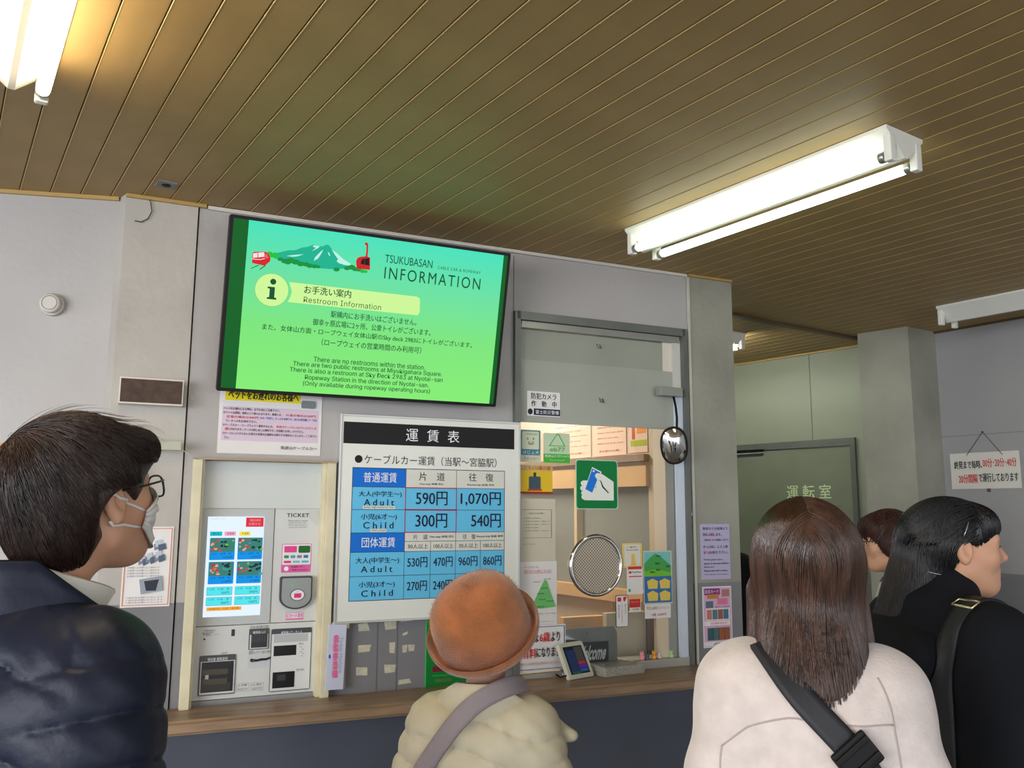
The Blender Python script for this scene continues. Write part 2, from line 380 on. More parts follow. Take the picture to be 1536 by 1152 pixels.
for (x, y) in ((899, 519), (903, 600)):
    a, b = WALL.px(x, y)
    q = tube(win, 'finger_hook', [(a-0.008, b+0.008, -0.006), (a-0.008, b-0.008, 0.004), (a+0.006, b-0.010, 0.004), (a+0.006, b+0.006, -0.006)], 0.0022, M_steel, 6)
box(win, 'window_sill', 0.50, 0.94, 0.79, 0.972, -0.10, 0.012, mat('sill_metal', (168, 168, 160), rough=0.4, metal=0.2))
box(win, 'window_sill', wu0+0.01, 0.94, 0.33, 0.955, -0.10, 0.010, MATS['sill_metal'])
G = bpy.data.materials.new('window_glass'); G.use_nodes = True; N = G.node_tree; N.nodes.clear()
o1 = N.nodes.new('ShaderNodeOutputMaterial'); mx = N.nodes.new('ShaderNodeMixShader'); tr = N.nodes.new('ShaderNodeBsdfTransparent'); gl = N.nodes.new('ShaderNodeBsdfGlossy'); fr_ = N.nodes.new('ShaderNodeFresnel')
tr.inputs[0].default_value = (0.93, 0.95, 0.94, 1); gl.inputs['Roughness'].default_value = 0.02; fr_.inputs[0].default_value = 1.5
N.links.new(fr_.outputs[0], mx.inputs[0]); N.links.new(tr.outputs[0], mx.inputs[1]); N.links.new(gl.outputs[0], mx.inputs[2]); N.links.new(mx.outputs[0], o1.inputs[0])
gb = bmesh.new(); bm_box(gb, wu0+0.016, 0.956, 0.742, 1.884, -0.012, -0.008)
bmobj('window_pane', gb, G, win)

# ------------------------------------------------------------------ counter
cpts = [(-1.45, 0.004), (1.02, 0.004), (1.02, 0.232), (0.30, 0.222), (-0.40, 0.200), (-1.45, 0.165)]
bm = bmesh.new(); lo = [bm.verts.new((u, -c, CT-0.042)) for u, c in cpts]; hi = [bm.verts.new((u, -c, CT)) for u, c in cpts]
bm.faces.new(lo); tf = bm.faces.new(hi)
for i in range(6): bm.faces.new((lo[i], lo[(i+1) % 6], hi[(i+1) % 6], hi[i]))
bmesh.ops.recalc_face_normals(bm, faces=bm.faces)
es = [e for e in bm.edges if all(-v.co.y > 0.1 for v in e.verts) and abs(e.verts[0].co.z-e.verts[1].co.z) < 1e-4]
bmesh.ops.bevel(bm, geom=es, offset=0.009, segments=3, affect='EDGES')
ct = bmobj('counter', bm, M_counter); ct.location = WALL.o; ct.rotation_euler = (0, 0, AW)
tag(ct, 'long weathered brown wooden counter shelf running below the ticket window', 'counter')
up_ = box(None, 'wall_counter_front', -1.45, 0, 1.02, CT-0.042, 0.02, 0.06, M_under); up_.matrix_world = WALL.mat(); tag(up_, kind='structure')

# ------------------------------------------------------------------ ceiling lights
M_fix = mat('fixture_enamel', (232, 232, 224), rough=0.3, var=0.02)
def tubemat(name, c, e):
    M = bpy.data.materials.new(name); M.use_nodes = True; b = M.node_tree.nodes['Principled BSDF']
    b.inputs['Emission Color'].default_value = c; b.inputs['Emission Strength'].default_value = e; return M
def fixture(name, x0, y0, length, label, tmat, group, tubes=2, width=0.17):
    """wedge shaped batten light, its long axis along the boards; (x0,y0) world spot of its near end's middle"""
    f = Frame((x0, y0, CZ), BD, PD); root = f.empty(name); tag(root, label, 'ceiling light', group)
    L = length; h = 0.075; w2 = width/2
    bm = bmesh.new()
    pr = [(-w2, -0.001), (w2, -0.001), (w2, -0.010), (0.007, -h), (-0.007, -h), (-w2, -0.010)]
    A = [bm.verts.new((x, 0, z)) for x, z in pr]; B = [bm.verts.new((x, L, z)) for x, z in pr]
    bm.faces.new(A); bm.faces.new(B)
    for i in range(6): bm.faces.new((A[i], A[(i+1) % 6], B[(i+1) % 6], B[i]))
    bmobj('housing', bm, M_fix, root)
    for s in (-1, 1):
        x = s*0.060
        if tubes:
            t = lathe(root, 'fluorescent_tube', [(0.013, 0.035), (0.0145, 0.05), (0.0145, L-0.05), (0.013, L-0.035)], tmat, 16, 'y')
            t.location = (x, 0, -h-0.002)
            for yy in (0.022, L-0.040):
                c = lathe(root, 'end_cap', [(0.014, yy), (0.0155, yy+0.003), (0.0155, yy+0.014), (0.014, yy+0.018)], mat('aluminium_cap', (180, 180, 175), rough=0.3, metal=0.8, var=0), 16, 'y'); c.location = (x, 0, -h-0.002)
        for yy in (-0.002, L-0.020):
            bm = bmesh.new(); bm_box(bm, x-0.014, yy, x+0.014, yy+0.022, -h-0.020, -0.02, 0.005); bmobj('socket', bm, M_fix, root)
    return root
T1 = tubemat('tube_warm', (1.0, 0.80, 0.52, 1), 20.0); T2 = tubemat('tube_cool', (0.92, 1.0, 0.80, 1), 5.0); T3 = tubemat('tube_dim', (0.96, 1.0, 0.86, 1), 22.0)
GL = 'batten lights on the ceiling'
fixture('ceiling_light', 1.045, 2.142, 1.02, 'double-tube ceiling light lit greenish white, above the ticket window', T2, GL)
fixture('ceiling_light', -0.50, 0.86, 1.12, 'double-tube ceiling light lit dazzling warm white, in the top left corner', T1, GL)
fixture('ceiling_light', 2.55, 3.55, 0.70, 'unlit white ceiling light beside the right wall, above the hanging sign', T2, GL, tubes=0)
fixture('ceiling_light', 1.262, 4.70, 1.0, 'lit ceiling light almost hidden behind the booth pillar', T3, GL)

# ceiling vent, hook wire, fire bell
f = Frame((-1.084, 2.535, CZ), BD, PD); r_ = f.empty('ceiling_vent'); tag(r_, 'small square grey ceiling plate with a dark round hole above the left pillar', 'vent')
box(r_, 'plate', -0.028, -0.028, 0.028, 0.028, -0.005, 0.001, mat('vent_grey', (120, 118, 120), rough=0.5))
c = lathe(r_, 'hole', [(0.004, -0.0075), (0.012, -0.0075), (0.014, -0.005)], M_black, 16)
o = tube(None, 'loose_wire', [WALL.w(*WALL.px(x, y, 0.012), 0.012) for x, y in ((219, 292), (226, 303), (228, 317), (222, 328), (212, 333), (202, 331))], 0.0016, mat('wire_black', (40, 36, 36), var=0), 6)
tag(o, 'thin black wire end hanging in a curl from the ceiling at the left pillar', 'wire')
a, b = LW.px(80, 458); r_ = LW.empty('wall_sensor', a, b, 0); tag(r_, 'round off-white sensor on the left wall above the man', 'sensor')
Ms = mat('sensor_plastic', (196, 192, 186), rough=0.5, var=0.04)
lathe(r_, 'base', [(0.034, 0.0), (0.036, 0.004), (0.036, 0.014), (0.033, 0.018)], Ms, 32)
lathe(r_, 'cover', [(0.030, 0.016), (0.031, 0.032), (0.028, 0.037), (0.022, 0.038)], Ms, 32)
tube(r_, 'ring', [(0.022*math.cos(t), 0.022*math.sin(t), 0.038) for t in np.linspace(0, 2*math.pi, 28, endpoint=False)], 0.0012, mat('ring_grey', (120, 118, 116), var=0), 5, True)
# ================================================================== INFORMATION SCREEN
tt = R(13.27)
TVF = Frame(WALL.w(-1.0717, 1.9213, 0.08), DW, Vector((0, 0, 1))*math.cos(tt)+WALL.N*math.sin(tt))
TW, TH = 0.970, 0.561
tv = TVF.empty('television'); tag(tv, 'large wall television tilted down, green restroom information slide on screen', 'television')
prism(tv, 'bezel', rrect(0, 0, TW, TH, 0.004), -0.045, 0.0, M_black, bevel=0.002)
box(tv, 'back_box', 0.2, 0.12, TW-0.2, TH-0.1, -0.075, -0.045, M_black)
q = box(tv, 'wall_bracket', 0.40, 0.18, 0.57, 0.40, -0.17, -0.075, M_black)
SB = 0.011
G1 = bpy.data.materials.new('screen_gradient'); G1.use_nodes = True; N = G1.node_tree; b = N.nodes['Principled BSDF']
tc = N.nodes.new('ShaderNodeTexCoord'); sp = N.nodes.new('ShaderNodeSeparateXYZ'); mr = N.nodes.new('ShaderNodeMapRange'); rp = N.nodes.new('ShaderNodeValToRGB')
N.links.new(tc.outputs['Object'], sp.inputs[0]); N.links.new(sp.outputs[1], mr.inputs[0]); mr.inputs[1].default_value = 0.0; mr.inputs[2].default_value = TH
e = rp.color_ramp.elements; e[0].position = 0.02; e[0].color = rgb((142, 250, 124)); e[1].position = 0.98; e[1].color = rgb((66, 236, 196))
e2 = rp.color_ramp.elements.new(0.40); e2.color = rgb((130, 242, 130)); e3 = rp.color_ramp.elements.new(0.68); e3.color = rgb((110, 236, 168))
N.links.new(mr.outputs[0], rp.inputs[0]); N.links.new(rp.outputs[0], b.inputs['Emission Color']); b.inputs['Emission Strength'].default_value = 0.68; b.inputs['Specular IOR Level'].default_value = 0.15
b.inputs['Base Color'].default_value = (0.004, 0.004, 0.004, 1); b.inputs['Roughness'].default_value = 0.25
xl, _ = TVF.px(368, 400, 0); xr, _ = TVF.px(746, 480, 0)
sc_ = box(tv, 'screen', SB, SB, TW-SB, TH-SB, -0.002, 0.0006, ink((0, 112, 38), 0.7))
box(tv, 'slide', xl, SB, xr, TH-SB, 0.0004, 0.0010, G1)
DK = ink((20, 86, 52), 0.8); _lay = [0.0014]
def lay(): _lay[0] += 0.00006; return _lay[0]
def tvp(pts): return [TVF.px(x, y, 0) for x, y in pts]
def tvpoly(pts, c, nm='picture'): z = lay(); prism(tv, nm, tvp(pts), z-0.00005, z, ink(c, 0.9))
def tvc(x, y): return 340+x/6.982, 320+y/6.982      # from a close crop
def cp(*pts): return [tvc(*p) for p in pts]
tvpoly(cp((500, 440), (545, 410), (640, 388), (720, 385), (790, 358), (850, 350), (905, 328), (965, 345), (1010, 345), (1040, 328), (1070, 332), (1100, 375), (1140, 420), (1190, 480), (1300, 540), (1310, 575), (1100, 585), (900, 570), (700, 520), (560, 470)), (24, 184, 148), 'mountain')
for P_ in (((905, 335), (975, 345), (960, 362), (890, 398), (935, 360), (905, 352)), ((1012, 380), (985, 400), (925, 460), (912, 498), (955, 475), (985, 430)), ((1100, 380), (1150, 415), (1220, 480), (1300, 530), (1290, 548), (1230, 540), (1170, 520), (1150, 500), (1165, 480), (1130, 430)), ((625, 445), (700, 437), (808, 428), (740, 450), (690, 455)), ((1058, 402), (1075, 418), (1085, 448), (1068, 438))):
    tvpoly(cp(*P_), (196, 250, 232), 'snow_streak')
random.seed(3)
for (x, y, r_) in [(560, 480, 26), (610, 500, 34), (665, 495, 38), (720, 510, 36), (775, 530, 34), (830, 535, 30), (870, 550, 30), (920, 555, 28), (955, 560, 22), (640, 515, 28), (1150, 588, 28), (1260, 575, 28), (1305, 565, 34), (1345, 585, 28), (1380, 590, 26)]:
    tvpoly(cp(*[(x+r_*math.cos(t)*1.2, y+r_*math.sin(t)*0.75) for t in np.linspace(0, 6.28, 12, endpoint=False)]), (10, 150, 62), 'bush')
for (x, y, r_) in [(450, 420, 24), (480, 440, 30), (510, 430, 26), (515, 460, 20), (1420, 605, 24), (1450, 610, 20)]:
    tvpoly(cp(*[(x+r_*math.cos(t)*1.2, y+r_*math.sin(t)*0.8) for t in np.linspace(0, 6.28, 12, endpoint=False)]), (20, 200, 60), 'bush')
tvpoly(cp((268, 415), (290, 402), (410, 402), (440, 425), (458, 470), (455, 500), (398, 550), (265, 520)), (222, 30, 40), 'cable_car')
tvpoly(cp((275, 420), (322, 412), (322, 462), (275, 466)), (250, 236, 232)); tvpoly(cp((330, 411), (392, 408), (396, 455), (330, 462)), (250, 236, 232))
tvpoly(cp((402, 420), (422, 430), (436, 470), (405, 470)), (236, 110, 110)); tvpoly(cp((262, 470), (300, 478), (350, 480), (398, 470), (398, 478), (350, 488), (300, 486), (262, 478)), (250, 220, 220))
tvpoly(cp((250, 576), (330, 540), (340, 544), (255, 580)), (30, 40, 40)); tvpoly(cp((340, 588), (398, 545), (408, 548), (350, 590)), (30, 40, 40))
tvpoly(cp((1352, 500), (1370, 465), (1400, 455), (1460, 450), (1500, 462), (1498, 592), (1360, 580)), (214, 28, 36), 'gondola')
tvpoly(cp((1400, 530), (1412, 480), (1490, 468), (1492, 548)), (30, 20, 24)); tvpoly(cp((1452, 450), (1460, 400), (1462, 340), (1440, 318), (1460, 302), (1480, 320), (1478, 400), (1472, 455)), (206, 40, 40))
tvpoly(cp((1440, 470), (1444, 470), (1446, 545), (1442, 545)), (120, 60, 60))
# information badge and banner
cx, cy = TVF.px(407.5, 435, 0); z = lay(); prism(tv, 'badge_edge', disc(cx, cy, 0.0535), z-0.00005, z, ink((120, 200, 110), 0.8)); z = lay(); prism(tv, 'badge', disc(cx, cy, 0.0525), z-0.00005, z, ink((206, 248, 154), 0.95))
bn = tvp([(433.5, 423), (625, 445), (629.5, 448), (629, 468), (626, 473), (431, 453), (435.5, 445), (437.5, 437)]); z = lay(); prism(tv, 'banner', bn, z-0.00005, z, ink((206, 248, 154), 0.95))
def tvtext(s, x0, y0, x1, y1, h, c=DK, bold=0.0, fnt='std', spacing=1.0):
    """lettering whose middle runs from pixel (x0,y0) to (x1,y1), h pixels tall"""
    a, b_ = TVF.px(x0, y0, 0); a2, b2 = TVF.px(x1, y1, 0); _, bt = TVF.px((x0+x1)/2, (y0+y1)/2-h/2, 0); _, bb = TVF.px((x0+x1)/2, (y0+y1)/2+h/2, 0)
    mid = (b_+b2)/2; hh = (bt-bb)/2
    text(tv, s, a, mid-hh, a2, mid+hh, 0.0062, c, bold=bold, fnt=fnt, spacing=spacing)
cx2, cy2 = cx, cy
z = 0.0058
prism(tv, 'letter_i', disc(cx+0.002, cy+0.027, 0.0095, n=20), z-.0001, z, DK)
prism(tv, 'letter_i', [(cx-0.014, cy-0.030), (cx+0.016, cy-0.030), (cx+0.016, cy-0.025), (cx+0.009, cy-0.023), (cx+0.009, cy+0.010), (cx-0.014, cy+0.010), (cx-0.014, cy+0.005), (cx-0.007, cy+0.003), (cx-0.007, cy-0.023), (cx-0.014, cy-0.025)], z-.0001, z, DK)
tvtext('TSUKUBASAN', 577, 388, 648, 396.5, 12)
tvtext('CABLE CAR & ROPEWAY', 656, 401.5, 720, 409, 4.5, spacing=1.2)
tvtext('INFORMATION', 576, 409.5, 719.5, 426, 17.5, spacing=1.25)
tvtext('お手洗い案内', 456, 434, 526, 441.5, 12, bold=0.012)
tvtext('Restroom Information', 455, 449.5, 571, 460.5, 8.5, fnt='Inter.woff2', spacing=1.05)
for s, x0, y0, x1, y1, h in (('駅構内にお手洗いはございません。', 496, 470, 624, 484.5, 10), ('御幸ヶ原広場に2ヶ所、公衆トイレがございます。', 469, 481.5, 645, 500, 10),
    ('また、女体山方面・ロープウェイ女体山駅のSky deck 2983にトイレがございます。', 393, 489.5, 707, 519, 10), ('（ロープウェイの営業時間のみ利用可）', 482, 513, 631, 525.5, 10)):
    tvtext(s, x0, y0, x1, y1, h, bold=0.008)
for s, x0, y0, x1, y1, h in (('There are no restrooms within the station.', 470, 538.5, 637, 551, 7.5), ('There are two public restrooms at Miyukigahara Square.', 439, 545.5, 662, 562, 8.5),
    ('There is also a restroom at Sky Deck 2983 at Nyotai-san', 434, 555, 663, 570, 8.5), ('Ropeway Station in the direction of Nyotai-san.', 457, 565.5, 642, 579, 8.5), ('(Only available during ropeway operating hours)', 454, 575.5, 644, 587, 8.5)):
    tvtext(s, x0, y0, x1, y1, h, fnt='Inter.woff2', bold=.01)

# ================================================================== FARE BOARD
FC = 0.028
fb = Sheet(WALL, 'fare_board', 513.5, 623.5, 776.5, 919, 'white framed fare table board with blue cells, on the wall below the television', 'fare board', c=0.026, thick=0.002, m=mat('board_white', (222, 224, 218), rough=0.3, var=0.02), part='board')
# true rectangle from the board's corners
al = mat('aluminium_frame', (196, 198, 196), rough=0.35, metal=0.5, var=0.03)
W, H = fb.W, fb.H
for (a0, b0, a1, b1) in ((-0.007, -0.007, 0.0, H+0.007), (W, -0.007, W+0.007, H+0.007), (0, -0.007, W, 0), (0, H, W, H+0.007)):
    box(fb.root, 'frame_bar', a0, b0, a1, b1, -0.026, 0.006, al, 0.001)
def fbp(x, y):   # pixel on the board's plane -> board fractions
    a, b_ = WALL.px(x, y, 0.028); o_ = WALL.px(513.5, 919, 0.026); return a, b_
ox, oy = WALL.px(513.5, 623.5, 0.026)[0], WALL.px(776.5, 919, 0.026)[1]
def L(x, y): a, b_ = WALL.px(x, y, 0.028); return a-ox, b_-oy
def fcrop(x, y): return 500+x/5.007, 680+y/5.009
def ccrop(x, y): return 490+x/3.49, 600+y/3.491
a0, b1 = L(*ccrop(92, 108)); a1, b0 = L(*ccrop(980, 255)); a0 = 0.006; 
b1 = L(*ccrop(92, 112))[1]; b0 = L(*ccrop(90, 226))[1]
box(fb.root, 'title_bar', 0.006, b0, L(*ccrop(982, 200))[0], b1, 0.001, 0.0026, K)
tb = (b0+b1)/2
for ch, x, y in (('運', 447, 182), ('賃', 556, 186), ('表', 664, 190)):
    cxx = L(*ccrop(x, y))[0]; text(fb.root, ch, cxx-0.0225, tb-0.022, cxx+0.0225, tb+0.022, 0.0030, W_, bold=0.0)
yy = (L(*fcrop(190, 45))[1]+L(*fcrop(1220, 70))[1])/2
x0 = L(*fcrop(190, 45))[0]; prism(fb.root, 'bullet', disc(x0, yy, 0.0135, n=24), 0.001, 0.0028, K)
text(fb.root, 'ケーブルカー運賃（当駅～宮脇駅）', L(*fcrop(232, 50))[0], yy-0.0165, L(*fcrop(1225, 70))[0], yy+0.0165, 0.003, K)
X0 = L(*fcrop(135, 500))[0]; X1 = L(*fcrop(541, 400))[0]; X2 = L(*fcrop(922, 400))[0]; X3 = L(*fcrop(1284, 400))[0]
X1a = L(*fcrop(728, 800))[0]; X2a = L(*fcrop(1103, 780))[0]
Yr = [L(*fcrop(150, 107))[1], L(*fcrop(145, 250))[1], L(*fcrop(140, 422))[1], L(*fcrop(134, 598))[1], L(*fcrop(128, 745))[1], L(*fcrop(122, 928))[1], L(*fcrop(112, 1112))[1]]
CB = ink((98, 190, 232)); DB = ink((0, 108, 210)); GW = ink((214, 214, 206)); LN = ink((44, 48, 60))
def cell(x0, y0, x1, y1, m, z=0.0024, nm='cell'): box(fb.root, nm, x0, y0, x1, y1, 0.001, z, m)
cell(X0-0.0015, Yr[0]+0.0015, X3+0.0015, Yr[6]-0.0015, LN, 0.0021, 'table_ground')
g = 0.0009
ysub = Yr[3]-(Yr[3]-Yr[4])*0.47
cells = [(X0, 0, X1, 1, DB), (X1, 0, X2, 1, GW), (X2, 0, X3, 1, GW), (X0, 1, X1, 2, CB), (X1, 1, X2, 2, CB), (X2, 1, X3, 2, CB), (X0, 2, X1, 3, CB), (X1, 2, X2, 3, CB), (X2, 2, X3, 3, CB), (X0, 3, X1, 4, DB)]
for r_ in (4, 5):
    cells += [(X0, r_, X1, r_+1, CB), (X1, r_, X1a, r_+1, CB), (X1a, r_, X2, r_+1, CB), (X2, r_, X2a, r_+1, CB), (X2a, r_, X3, r_+1, CB)]
for xa, r0, xb, r1, m_ in cells: cell(xa+g, Yr[r0]-g, xb-g, Yr[r1]+g, m_)
for xa, xb in ((X1, X2), (X2, X3)): cell(xa+g, Yr[3]-g, xb-g, ysub+g, GW)
for xa, xb in ((X1, X1a), (X1a, X2), (X2, X2a), (X2a, X3)): cell(xa+g, ysub-g, xb-g, Yr[4]+g, GW)
PK = ink((168, 40, 78))
for r_ in (1, 2):
    ya, yb = Yr[r_], Yr[r_+1]
    for bx in ((X1-.002, ya-.0025, X2+.002, ya+.001), (X1-.002, yb-.001, X2+.002, yb+.0025), (X1-.002, yb, X1+.001, ya), (X2-.001, yb, X2+.002, ya)): cell(*bx, PK, 0.0030, 'red_outline')
NV = ink((16, 20, 52))
def ft(s, x0, y0, x1, y1, m, **k): text(fb.root, s, x0, y0, x1, y1, 0.0034, m, **k)
def fin(s, c0, c1, r0, r1, fx0, fy0, fx1, fy1, m, **k):
    ya, yb = (Yr[r0] if not isinstance(r0, str) else ysub), (Yr[r1] if not isinstance(r1, str) else ysub)
    ft(s, c0+(c1-c0)*fx0, yb+(ya-yb)*(1-fy1), c0+(c1-c0)*fx1, yb+(ya-yb)*(1-fy0), m, **k)
fin('普通運賃', X0, X1, 0, 1, .20, .22, .82, .76, W_); fin('団体運賃', X0, X1, 3, 4, .20, .24, .82, .76, W_)
fin('片　道', X1, X2, 0, 1, .25, .16, .76, .62, K); fin('往　復', X2, X3, 0, 1, .25, .14, .76, .60, K)
fin('One way 单程 편도', X1, X2, 0, 1, .26, .74, .74, .86, K, bold=0.02); fin('Round trip 往返 왕복', X2, X3, 0, 1, .22, .74, .78, .86, K, bold=0.02)
for r_, jp, en, sm in ((1, '大人(中学生～)', 'Adult', 'Junior High School or over'), (2, '小児(6才～)', 'Child', 'Child 6-12 years')):
    fin(jp, X0, X1, r_, r_+1, .12 if r_ == 1 else .17, .18, .92 if r_ == 1 else .84, .46, NV, bold=0.01); fin(en, X0, X1, r_, r_+1, .22, .54, .78, .82, NV, spacing=1.5, bold=0.012)
    wq = .30 if r_ == 1 else .15
    xa, xb = X0+(X1-X0)*(.5-wq), X0+(X1-X0)*(.5+wq); yb = Yr[r_+1]+0.002
    cell(xa, yb, xb, yb+0.011, GW, 0.0030, 'sticker'); ft(sm, xa+.004, yb+.002, xb-.004, yb+.009, K)
fin('大人(中学生～)', X0, X1, 4, 5, .10, .22, .90, .50, NV, bold=0.01); fin('Adult', X0, X1, 4, 5, .20, .58, .78, .84, NV, spacing=1.5, bold=0.012)
fin('小児(3才～)', X0, X1, 5, 6, .17, .22, .83, .50, NV, bold=0.01); fin('Child', X0, X1, 5, 6, .22, .58, .80, .84, NV, spacing=1.5, bold=0.012)
for s, ca, cb_, r_, f0, f1 in (('590円', X1, X2, 1, .20, .82), ('1,070円', X2, X3, 1, .09, .92), ('300円', X1, X2, 2, .20, .82), ('540円', X2, X3, 2, .31, .92)):
    fin(s, ca, cb_, r_, r_+1, f0, .17, f1, .80, NV, bold=0.008)
for r_, vals in ((4, ('530円', '470円', '960円', '860円')), (5, ('270円', '240円', '490円', '440円'))):
    for s, ca, cb_ in zip(vals, (X1, X1a, X2, X2a), (X1a, X2, X2a, X3)): fin(s, ca, cb_, r_, r_+1, .12, .25, .88, .68, NV, bold=0.008)
fin('片　道', X1, X2, 3, 's', .16, .22, .44, .80, K); fin('往　復', X2, X3, 3, 's', .14, .22, .40, .80, K)
fin('One way 单程 편도', X1, X2, 3, 's', .48, .36, .96, .66, K, bold=0.02); fin('Round trip 往返 왕복', X2, X3, 3, 's', .43, .36, .97, .66, K, bold=0.02)
for s, ca, cb_ in zip(('30人以上', '100人以上')*2, (X1, X1a, X2, X2a), (X1a, X2, X2a, X3)): fin(s, ca, cb_, 's', 4, .12, .24, .90, .74, K)

# ================================================================== TICKET MACHINE in its wooden surround
MF = Frame(WALL.w(0, 0, -0.030), DW)
cas = WALL.empty('machine_surround', -1.115, 0.94, 0); tag(cas, 'cream painted wooden frame built around the ticket machine', 'frame')
cw = 0.4495; ch_ = 0.770
for (a0, b0, a1, b1, c0, c1) in ((-0.010, 0, 0.018, ch_, 0, 0.034), (0.018, 0, 0.026, ch_, -0.03, 0.022), (cw-0.030, 0, cw-0.002, ch_, 0, 0.030), (cw-0.042, 0, cw-0.030, ch_, -0.03, 0.010)):
    box(cas, 'upright', a0, b0, a1, b1, c0, c1, M_cream, 0.0015)
box(cas, 'top_rail', -0.010, ch_-0.006, cw, ch_, 0, 0.036, mat('bare_wood_edge', (172, 150, 120), var=0.1))
tm = MF.empty('ticket_machine'); tag(tm, 'white ticket vending machine with a lit touch screen, sunk in the wall', 'ticket machine')
MW = mat('machine_white', (206, 208, 206), rough=0.35, var=0.03, scale=3, spots=((196, 190, 178), 20, 0.72)); ML = mat('machine_grey', (186, 190, 190), rough=0.4, var=0.02)
def mp(x, y): return MF.px(250+x/2.811, 670+y/2.81)
def mbox(nm, x0, y0, x1, y1, c0, c1, m_, parent=None, bev=0):
    # edges taken as true verticals / horizontals on the machine face
    a0, b1 = mp(x0, y0); a1, b0 = mp(x1, y1); return box(parent or tm, nm, a0, b0, a1, b1, c0, c1, m_, bev)
A0 = MF.px(301, 700)[0]-0.006; A1 = MF.px(489, 700)[0]+0.01
zt = 1.704; z1 = MF.px(400, 762.5)[1]; z2 = (MF.px(300, 939)[1]+MF.px(480, 932)[1])/2
box(tm, 'upper_panel', A0, z1, A1, zt, -0.02, 0.010, mat('machine_panel_pale', (202, 208, 206), rough=0.45, var=0.02), 0.001)
XD = (mp(455, 262)[0]+mp(436, 745)[0])/2
box(tm, 'screen_door', A0, z2+0.001, XD-0.001, z1-0.001, -0.02, 0.004, ML, 0.0012)
box(tm, 'reader_panel', XD+0.001, z2+0.001, A1, z1-0.001, -0.02, 0.000, MW, 0.0012)
box(tm, 'cash_panel', A0, 0.952, A1, z2-0.001, -0.02, 0.004, MW, 0.0012)
box(tm, 'plinth', A0, 0.90, A1, 0.951, -0.02, 0.012, mat('plinth_grey', (146, 148, 150), rough=0.4, var=0.06))
for k in range(10):
    rr = 0.016+0.0042*k
    q = tube(tm, 'arc_line', [(A1-0.012-rr*math.cos(t), z1-0.004-rr*math.sin(t)*1.0, 0.0004) for t in np.linspace(0.1, 1.5, 10)], 0.0004, ink((168, 172, 174)), 4)
# lit touch screen
sx0 = (mp(175, 292)[0]+mp(150, 720)[0])/2; sx1 = (mp(412, 300)[0]+mp(393, 708)[0])/2; sy1 = (mp(175, 292)[1]+mp(412, 297)[1])/2; sy0 = (mp(150, 720)[1]+mp(393, 708)[1])/2
scr = bpy.data.objects.new('touch_screen', None); COL.objects.link(scr); scr.parent = tm; scr.location = (sx0, sy0, 0.004)
sw, sh_ = sx1-sx0, sy1-sy0
box(scr, 'glass', 0, 0, sw, sh_, -0.002, 0.0006, ink((226, 240, 255), 1.0))
def sr(x0, y0, x1, y1, c, z=0.0010, nm='display_area', rad=0.0):
    a, b_, a2, b2 = x0*sw, (1-y1)*sh_, x1*sw, (1-y0)*sh_
    prism(scr, nm, rrect(a, b_, a2, b2, rad), 0.0003, z, ink(c, 0.9)) if rad else box(scr, nm, a, b_, a2, b2, 0.0003, z, ink(c, 0.9))
def stx(s, x0, y0, x1, y1, c, **k): text(scr, s, x0*sw, (1-y1)*sh_, x1*sw, (1-y0)*sh_, 0.0022, ink(c, 0.6), **k)
sr(.67, .01, .985, .105, (232, 44, 66)); stx('現在の表示', .74, .025, .93, .05, (255, 230, 230)); stx('お知らせ', .72, .06, .93, .09, (255, 220, 225))
stx('きっぷを選んでください', .05, .02, .30, .028, (120, 140, 150))
for x0, x1, c in ((.05, .26, (0, 190, 206)), (.30, .50, (255, 170, 200)), (.56, .76, (255, 236, 80))): sr(x0, .152, x1, .195, c, rad=0.002)
for s, x0 in (('大人', .09), ('往復券', .34), ('片道券', .60)): stx(s, x0, .160, x0+.13, .185, (60, 60, 80))
random.seed(11)
for yi, y0 in enumerate((.215, .455)):
    for x0 in (.055, .545):
        x1 = x0+.44; sr(x0, y0, x1, y0+.222, (0, 150, 236), rad=0.003)
        sr(x0+.01, y0+.004, x1-.01, y0+.142, (60, 130, 120), z=0.0013, nm='photo')
        for k in range(20):   # autumn leaves left, green car right
            px_ = x0+.03+random.random()*.40; py_ = y0+.02+random.random()*.11
            left = px_ < x0+.19
            c = random.choice(((224, 70, 70), (240, 120, 100), (200, 50, 60), (250, 180, 140))) if left else random.choice(((40, 150, 90), (20, 60, 50), (140, 200, 60), (30, 36, 60), (70, 170, 170)))
            a, b_ = px_*sw, (1-py_)*sh_
            prism(scr, 'photo_patch', disc(a, b_, random.uniform(.003, .007), random.uniform(.0025, .005), n=7), 0.0011, 0.0014+0.00002*k, ink(c, 0.8))
        stx('大人　往復　券', x0+.04, y0+.15, x1-.06, y0+.168, (20, 60, 130)); stx('1,070円' if yi == 0 else '2,140円', x0+.24, y0+.185, x1-.04, y0+.208, (10, 60, 140))
for y0 in (.705, .805):
    for x0 in (.055, .545):
        sr(x0-.012, y0, x0+.432, y0+.085, (70, 150, 160), rad=0.003); sr(x0-.006, y0+.003, x0+.426, y0+.082, (84, 236, 244), z=0.0013, rad=0.003)
        stx('小児　片道　券', x0+.02, y0+.012, x0+.38, y0+.032, (40, 110, 140)); stx('300円' if x0 < .3 else '590円', x0+.24, y0+.045, x0+.38, y0+.072, (30, 90, 120))
sr(.06, .905, .66, .94, (255, 170, 50)); stx('係員呼出　払戻　領収書', .10, .912, .62, .93, (180, 110, 30))
